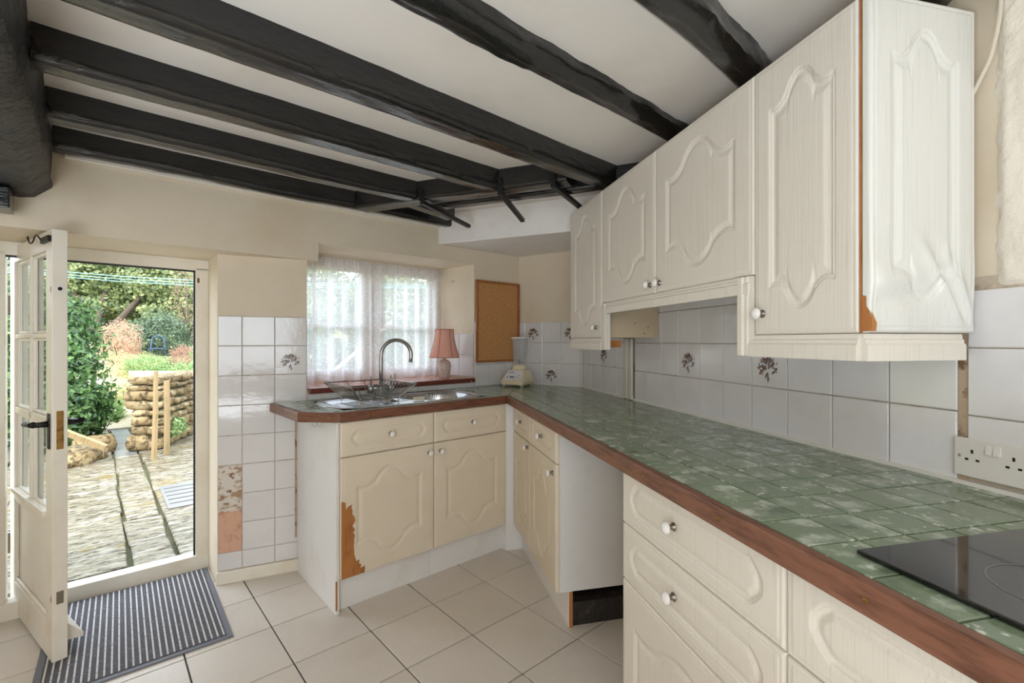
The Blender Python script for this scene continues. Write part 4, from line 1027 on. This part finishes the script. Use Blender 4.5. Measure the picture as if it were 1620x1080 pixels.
# hardware on the free edge
MB().box(LL-.001, .012, .80, LL+.0015, .032, .945).obj('lock_plate', 'brass', lf)
MB().box(LL+.001, .017, .885, LL+.005, .027, .903).obj('latch_bolt', 'brass', lf)
MB().box(LL+.001, .017, .835, LL+.003, .027, .865).obj('dead_bolt', 'brass', lf)
MB().box(LL-.001, .014, 1.39, LL+.001, .031, 1.425).obj('edge_plate', 'white_plain', lf)
MB().lathe([(0, 0), (.007, 0)], axis='x', c=(LL+.0014, .022, 1.408), seg=14).obj('bolt_hole', 'dark', lf)
MB().box(LL-.001, .012, .215, LL+.0012, .032, .262).obj('edge_plate', 'pewter', lf)
for y0 in (-.001,):
    for z_ in (1.405, .235): MB().lathe([(0, -.001), (.005, -.001), (.007, 0)], axis='y', c=(LL-.016, 0, z_), seg=12, scale=(.7, 2)).obj('escutcheon', 'pewter', lf)
# iron lever handles
for (yo, sgn, nm) in ((0, -1, 'black iron lever handle facing the room'), (TK, 1, 'black iron lever handle on the garden side')):
    hd_ = MB().box(LL-.052, min(yo, yo+sgn*.005), .80, LL-.022, max(yo, yo+sgn*.005), .935).obj('handle_plate', 'rust_iron', lf, bevel=.003); hd_['label'] = nm
    MB().tube([(LL-.037, yo, .895), (LL-.037, yo+sgn*.045, .895)], [.013, .009], 10).obj('handle_neck', 'iron', hd_, smooth=True)
    MB().tube([(LL-.033, yo+sgn*.045, .897), (LL-.075, yo+sgn*.047, .893), (LL-.120, yo+sgn*.046, .888), (LL-.155, yo+sgn*.046, .888)], [.012, .008, .008, .010], 10, flat=1).obj('lever', 'rust_iron', hd_, smooth=True)
# bolt and hook at the top
tb = MB().box(LL-.11, -.012, 1.585, LL-.006, 0, 1.607).obj('bolt_case', 'rust_iron', lf, bevel=.002)
MB().tube(smoothpath([Vector((LL-.10, -.012, 1.60)), Vector((LL-.145, -.016, 1.622)), Vector((LL-.19, -.018, 1.60)), Vector((LL-.235, -.018, 1.602)), Vector((LL-.26, -.02, 1.63))]), .0028, 6).obj('hook', 'rust_iron', tb, smooth=True)
for z_ in (1.33, .24):
    h_ = MB().tube([(-.012, -.004, z_), (-.012, -.004, z_+.09)], .006, 10).box(-.010, -.002, z_, .0, .012, z_+.09).obj('hinge', 'pewter', lf)

# ------------------------------------------------------------------ door mat
mt_ = thing('door_mat', 'charcoal ribbed door mat with grey rubber border inside the open door', 'mat', (-1.151, 1.938, .001), math.atan2(-.262, -.346)+math.pi)
a1_ = Vector((-1.637, 2.519))-Vector((-1.151, 1.938)); mt_.rotation_euler.z = math.atan2(a1_.y, a1_.x)-math.pi/2
MWd, MLn = .60, .765
MB().box(-MWd, 0, 0, 0, MLn, .006).obj('rubber_border', 'mat_edge', mt_, bevel=.002)
MB().box(-MWd+.022, .022, .006, -.022, MLn-.022, .009).obj('carpet', 'mat_dark', mt_)
m = MB(); nr = 27
for k in range(nr):
    x = -MWd+.030+(MWd-.060)*k/(nr-1); m.box(x-.0028, .022, .009, x+.0028, MLn-.022, .0115)
rb = m.obj('ribs', 'mat_light', mt_); rb['kind'] = 'stuff'

# ------------------------------------------------------------------ garden
GZ = -.10
gr = bake(struct(MB().box(-14, 3.07, GZ-.2, 16, 9.5, GZ-.035).obj('ground', 'mortar', rz=RS)))
rg = random.Random(21)
def slab(a0, b0, a1, b1, mt='slab', z=0):
    j = lambda: rg.uniform(-.012, .012)
    P = [(a0+.008+j(), b0+.008+j()), (a1-.008+j(), b0+.008+j()), (a1-.008+j(), b1-.008+j()), (a0+.008+j(), b1-.008+j())]
    c = ((a0+a1)/2, (b0+b1)/2); o = pillow([(x-c[0], y-c[1]) for x, y in P], -.06, 0, .008).obj('paving_slab', mt, gr, loc=W(c[0], c[1], GZ+z+rg.uniform(-.004, .004)), rz=RS)
    o.rotation_euler = (rg.uniform(-.006, .006), rg.uniform(-.006, .006), RS)
b = 3.08
while b < 9.2:
    h_ = rg.uniform(.42, .75); a = .14
    while a > -3.2:
        w_ = rg.uniform(.55, 1.0); slab(a-w_, b, a, b+h_); a -= w_
    b += h_
b = 3.08
while b < 9.2:
    h_ = rg.uniform(.5, .8); a = .375
    while a < 3.6:
        w_ = rg.uniform(.5, .95)
        slab(a, b, a+w_, b+h_); a += w_
    b += h_
b = 3.08
while b < 11.5:
    h_ = rg.uniform(.45, .95); slab(.145, b, .37, b+h_, 'slab_pale' if b > 6.6 else 'slab'); b += h_
dc = thing('drain_cover', 'pale gridded concrete cover set in the paving outside', 'cover', W(.42, 4.55, GZ+.004), RS)
MB().box(0, 0, -.03, .62, .75, .004).obj('cover_plate', 'slab_pale', dc)
for i in range(1, 6): MB().box(.02, i*.125-.006, .004, .60, i*.125+.006, .010).obj('raised_bar', 'slab_pale', dc)
# rising ground beyond
def terr(name, mt, pts, z0, z1, a_w):
    v = [tuple(W(a_w[0], pts[0], z0)), tuple(W(a_w[1], pts[0], z0)), tuple(W(a_w[1], pts[1], z1)), tuple(W(a_w[0], pts[1], z1))]
    v += [(x, y, z-.3) for x, y, z in v]
    return struct(MB().add(v, [(0, 1, 2, 3), (4, 7, 6, 5), (0, 4, 5, 1), (1, 5, 6, 2), (2, 6, 7, 3), (3, 7, 4, 0)]).obj(name, mt))
terr('ground', 'soil', (9.3, 40), GZ, 3.2, (-30, 30))
terr('path', 'gravel', (9.2, 16), GZ+.02, .78, (-.35, .55))
bed = struct(MB().prism([(.95, 8.3), (6, 9.6), (6, 14), (.5, 14), (.5, 8.6)], -.2, .60).obj('terrace', 'lawn', rz=RS))
# dry-stone wall
wl = thing('dry_stone_wall', 'low honey-coloured dry-stone wall beside the garden path', 'wall', (-4.32, 5.73, GZ), math.radians(105.4))
MB().box(.03, .05, -.02, 2.2, .20, .80).obj('core', 'mortar', wl)
rs = random.Random(4)
def stone_me(w, d, h, seed):
    b_ = bmesh.new(); bmesh.ops.create_icosphere(b_, subdivisions=2, radius=.5)
    for v_ in b_.verts:
        c = v_.co; q_ = Vector([math.copysign(abs(t*2)**.42/2, t) for t in c]); n_ = noise.noise(q_*2.8+Vector((seed*9.1, 0, 0)))*.26+noise.noise(q_*7+Vector((seed*3.1, 4, 0)))*.12
        q_ = q_*(1+n_); v_.co = Vector((q_.x*w, q_.y*d, q_.z*h))
    me = D.meshes.new('stone'); b_.to_mesh(me); b_.free(); me.materials.append(MT['stone']); me.shade_smooth(); return me
z = 0; k = 0
while z < .80:
    h_ = rs.uniform(.07, .17) if z > .02 else .2; x = -.02
    while x < 2.1:
        w_ = rs.uniform(.12, .34); k += 1
        hh = h_*rs.uniform(.62, 1.08); o = link('stone', stone_me(w_*1.02, .24, hh, k), wl, (x+w_/2, .08+rs.uniform(-.02, .02), z+hh/2)); x += w_
    y = .10
    while y < .18:
        k += 1; d_ = rs.uniform(.14, .26); o = link('stone', stone_me(.22, d_, h_, k), wl, (.05, y+d_/2, z+h_/2)); y += d_
    z += h_*.93
x = -.02
while x < 2.1:
    w_ = rs.uniform(.25, .5); k += 1; link('stone', stone_me(w_, .30, .07, k), wl, (x+w_/2, .12, .85)); x += w_
stk = MB().tube([(0, 0, 0), (.01, .01, .5), (.02, .0, .99)], [.030, .028, .022], 6).obj('garden_stake', 'stake', loc=(-4.0, 5.24, GZ)); tag(stk, 'weathered upright stake in front of the stone wall', 'post')
stk = MB().tube([(0, 0, 0), (.0, .01, .5), (.0, .0, .86)], [.03, .032, .030], 8).obj('garden_stake', 'stake', loc=(-4.05, 5.50, GZ)); tag(stk, 'shorter mossy post between stake and stone wall', 'post')
# foliage
def leaves(n, fn, size, seed, curl=.3, aspect=.5):
    r = np.random.RandomState(seed); P, Nn = fn(r, n); n = len(P)
    T = r.normal(size=(n, 3)); T -= (T*Nn).sum(1)[:, None]*Nn*.75; T /= np.linalg.norm(T, axis=1)[:, None]+1e-9
    Bn = np.cross(Nn, T); Bn /= np.linalg.norm(Bn, axis=1)[:, None]+1e-9
    s = size*r.uniform(.6, 1.3, (n, 1)); U = np.cross(T, Bn)
    a = P-T*s*.5; c = P+T*s*.5; b_ = P+Bn*s*aspect*.5+U*s*curl*.3; d_ = P-Bn*s*aspect*.5+U*s*curl*.3
    V = np.stack([a, b_, c, d_], 1).reshape(-1, 3); F = np.arange(4*n).reshape(n, 4)
    m = MB(); m.v = V.tolist(); m.f = F.tolist(); m.m = [0]*n; return m
def ell(c, r_, fill=.35, squash=0):
    c = np.array(c); r_ = np.array(r_)
    def fn(r, n):
        d = r.normal(size=(n, 3)); d /= np.linalg.norm(d, axis=1)[:, None]
        k = 1-fill*r.uniform(0, 1, (n, 1))**1.5
        lump = 1+.16*np.sin(d[:, :1]*5+1)*np.cos(d[:, 1:2]*6)+.12*np.sin(d[:, 2:3]*9+d[:, :1]*4)
        P = c+d*r_*k*lump; N = d/r_; N /= np.linalg.norm(N, axis=1)[:, None]; N = N+r.normal(size=(n, 3))*.45; N /= np.linalg.norm(N, axis=1)[:, None]
        return P, N
    return fn
def multi(*fs):
    def fn(r, n):
        A = [f(r, n//len(fs)) for f in fs]; return np.concatenate([a[0] for a in A]), np.concatenate([a[1] for a in A])
    return fn
def shrub(name, label, cat, loc, parts, n, size, mt, seed, aspect=.5, trunk=None, curl=.3, group=None, core=None):
    t = thing(name, label, cat, loc, 0, group)
    leaves(n, multi(*[ell(c, r_) for c, r_ in parts]), size, seed, curl, aspect).obj('foliage', mt, t)
    if trunk:
        m = MB()
        for P, r_ in trunk: m.tube(P, r_, 8)
        m.obj('trunk', 'bark', t, smooth=True)
    return t
def gp(px, Y): return ((px-810)/742*Y, Y)
x, y = gp(96, 5.75)
shrub('ivy_bush', 'dense glossy-leaved ivy bush close beside the paved path', 'bush', (x, y, GZ), [((-.05, 0, .8), (.52, .5, .85)), ((-.15, .1, 1.35), (.42, .45, .6)), ((-.6, .0, 1.0), (.6, .5, 1.05)), ((.12, -.05, .45), (.42, .4, .40)), ((-1.2, -.3, 1.0), (.7, .6, 1.1))], 13000, .085, 'ivy', 1, .5,
      trunk=[([(0, 0, 0), (.02, 0, .6), (-.1, 0, 1.3)], [.05, .04, .02]), ([(-.5, 0, 0), (-.55, 0, .7), (-.5, .1, 1.4)], [.05, .04, .02])])
for i, (px, Y, s_, lab) in enumerate(((128, 5.2, .34, 'long honey-coloured rock under the ivy bush'), (150, 5.3, .22, 'small pale rock at the foot of the ivy bush'), (147, 5.6, .40, 'mossy rock half under the ivy bush'), (118, 5.0, .3, 'flat rock closest to the open door under the ivy'))):
    x, y = gp(px, Y); o = link('garden_rock', stone_me(s_, s_*.7, s_*.55, 70+i), None, (x, y, GZ+s_*.2), .4*i); tag(o, lab, 'rock', 'rocks under the ivy bush')
x, y = gp(128, 5.05); pk = MB().box(-.25, -.02, 0, .25, .02, .06).obj('timber_offcut', 'stake', loc=(x, y, GZ+.25)); pk.rotation_euler = (.2, .45, .2); tag(pk, 'broken timber offcut leaning on the rocks', 'timber')
x, y = gp(268, 6.05); shrub('wall_fern', 'small fresh green plant growing out of the stone wall', 'plant', (x, y, .12), [((0, 0, 0), (.2, .15, .13))], 500, .06, 'fern', 9)
x, y = gp(190, 11.5); shrub('russet_shrub', 'round russet shrub above the yellow bushes', 'bush', (x, y, 0), [((0, 0, 1.25), (.42, .42, .48)), ((-.05, 0, 1.0), (.42, .4, .4))], 7000, .05, 'rust_leaf', 12, .3)
x, y = gp(205, 10.6); shrub('yellow_shrub', 'wide pale yellow shrub mound behind the path', 'bush', (x, y, 0), [((-.3, 0, .60), (.62, .5, .38)), ((.35, 0, .60), (.5, .5, .34)), ((0, -.4, .35), (.7, .4, .3))], 9000, .05, 'yellow_leaf', 13, .25)
x, y = gp(178, 8.3); shrub('grassy_clump', 'pale green grassy clump beside the path bend', 'plant', (x, y, GZ), [((0, 0, .3), (.35, .4, .34)), ((-.2, -.3, .2), (.3, .3, .25))], 3500, .11, 'yellow_leaf', 14, .14)
x, y = gp(164, 7.4); shrub('grassy_clump', 'darker green strappy clump against the ivy bush', 'plant', (x, y, GZ), [((0, 0, .2), (.25, .25, .25))], 1200, .12, 'fern', 15, .14)
x, y = gp(290, 10.5); shrub('russet_shrub', 'small red twiggy shrub above the stone wall', 'bush', (x, y, .55), [((0, 0, .30), (.26, .26, .28))], 2200, .05, 'red_leaf', 16, .2)
x, y = gp(255, 10.2); shrub('low_shrub', 'low green planting on the terrace above the stone wall', 'bush', (x, y, .55), [((-.3, 0, .15), (.5, .3, .22)), ((.5, 0, .05), (.6, .3, .16))], 3500, .06, 'fern', 17, .4)
x, y = gp(312, 8.6); shrub('climber', 'bright green climber at the end of the stone wall', 'plant', (x, y, .3), [((.1, 0, .35), (.16, .2, .6))], 1600, .06, 'fern', 18, .5)
x, y = gp(185, 17)
shrub('broad_tree', 'broad spreading tree with a forked dark trunk behind the garden', 'tree', (x, y, .9), [((-.6, 0, 2.7), (1.6, 1.2, 1.0)), ((1.2, .2, 2.4), (1.5, 1.2, .9)), ((-2.4, 0, 2.2), (1.2, 1, 1.0)), ((.2, 0, 3.4), (1.8, 1.2, .9)), ((-.4, 0, 1.6), (1.5, 1, .5)), ((1.7, 0, 1.2), (1.1, .8, .9))], 26000, .15, 'oak', 30, .6,
      trunk=[([(0, -.9, -.5), (-.1, -.9, .5), (-.6, -.8, 1.4), (-1.2, -.5, 2.4)], [.2, .16, .11, .06]), ([(.1, -.9, -.5), (.3, -.9, .5), (.9, -.8, 1.2), (1.5, -.5, 2.2)], [.2, .15, .11, .06]), ([(0, -.9, .2), (.15, -.9, 1.2), (.1, -.5, 2.4)], [.14, .1, .05])])
x, y = gp(255, 14.5); shrub('evergreen_shrub', 'dark evergreen shrub under the broad tree', 'bush', (x, y, .6), [((0, 0, .7), (.9, .7, .8)), ((-.9, .3, .5), (.6, .6, .6))], 9000, .10, 'evergreen', 31, .5)
x, y = gp(205, 21); shrub('backdrop_tree', 'tall evergreen trees closing the garden behind the broad tree', 'tree', (x, y, 1.5), [((-3.5, 0, 2.2), (3, 1.2, 2.6)), ((0, .6, 2.6), (3, 1.2, 2.4)), ((1.6, 0, 1.0), (1.2, 1.2, 1.2))], 26000, .20, 'evergreen', 32, .6)
x, y = gp(296, 15); shrub('bare_tree', 'thin bare-twigged tree against the white sky', 'tree', (x, y, .5), [((.2, 0, 2.2), (.7, .5, 1.4))], 900, .09, 'red_leaf', 33, .2,
      trunk=[([(0, 0, 0), (.05, 0, 1.4), (-.1, 0, 3.4)], [.05, .035, .012]), ([(.03, 0, .8), (.4, 0, 1.9), (.6, 0, 3.0)], [.03, .02, .008]), ([(.04, 0, 1.2), (-.3, 0, 2.2), (-.35, 0, 3.1)], [.025, .016, .008]), ([(.3, 0, 1.6), (.25, 0, 2.4), (.4, 0, 3.3)], [.02, .012, .006])])
# greenery and pole seen through the kitchen window
shrub('climbing_hedge', 'leafy hedge seen through the lace curtain', 'bush', (-2.4, 8.0, 0), [((-1.3, 0, .6), (1.0, .5, .8)), ((.2, 0, .6), (1.2, .5, .9)), ((1.6, .2, .8), (1.1, .6, 1.1))], 16000, .10, 'evergreen', 41, .5)
shrub('window_tree', 'pale leafy tree seen through the lace curtain', 'tree', (-4.6, 13.0, 1), [((-1.4, 0, 1.3), (1.4, .8, 1.5)), ((.9, .4, 1.0), (1.3, .8, 1.3)), ((3.2, 0, 1.0), (1.2, .8, 1.3))], 20000, .14, 'oak', 42, .6)
o = MB().tube([tuple(W(1.25, 4.2, .68)), tuple(W(2.25, 4.4, 1.42))], .016, 10).obj('hand_rail', 'white_plain', smooth=True); tag(o, 'slanting pale pole outside the kitchen window', 'pole')
for i, dz in enumerate((0, .035, .075)):
    o = MB().tube([(-7.2, 6.6, 2.20+dz), (-5.6, 6.75, 2.08+dz), (-4.2, 6.9, 2.02+dz), (-1.0, 7.4, 2.06+dz*.6)], .0045, 6).obj('washing_line', 'cyan', smooth=True)
    tag(o, ('lowest of the three thin cyan washing lines', 'middle one of the three thin cyan washing lines', 'topmost of the three thin cyan washing lines')[i], 'line', 'cyan washing lines in the garden')
ch = thing('garden_chair', 'small blue garden chair under the trees', 'chair', (gp(250, 13.6)[0], 13.6, .72), .5)
ch.scale = (.75, .75, .75)
MB().tube([(-.22, 0, 0), (-.22, 0, .45), (-.18, .05, .8), (0, .07, .9), (.18, .05, .8), (.22, 0, .45), (.22, 0, 0)], .025, 8).obj('frame', 'blue', ch, smooth=True)
MB().box(-.22, -.42, .38, .22, .02, .42).obj('seat', 'blue', ch)
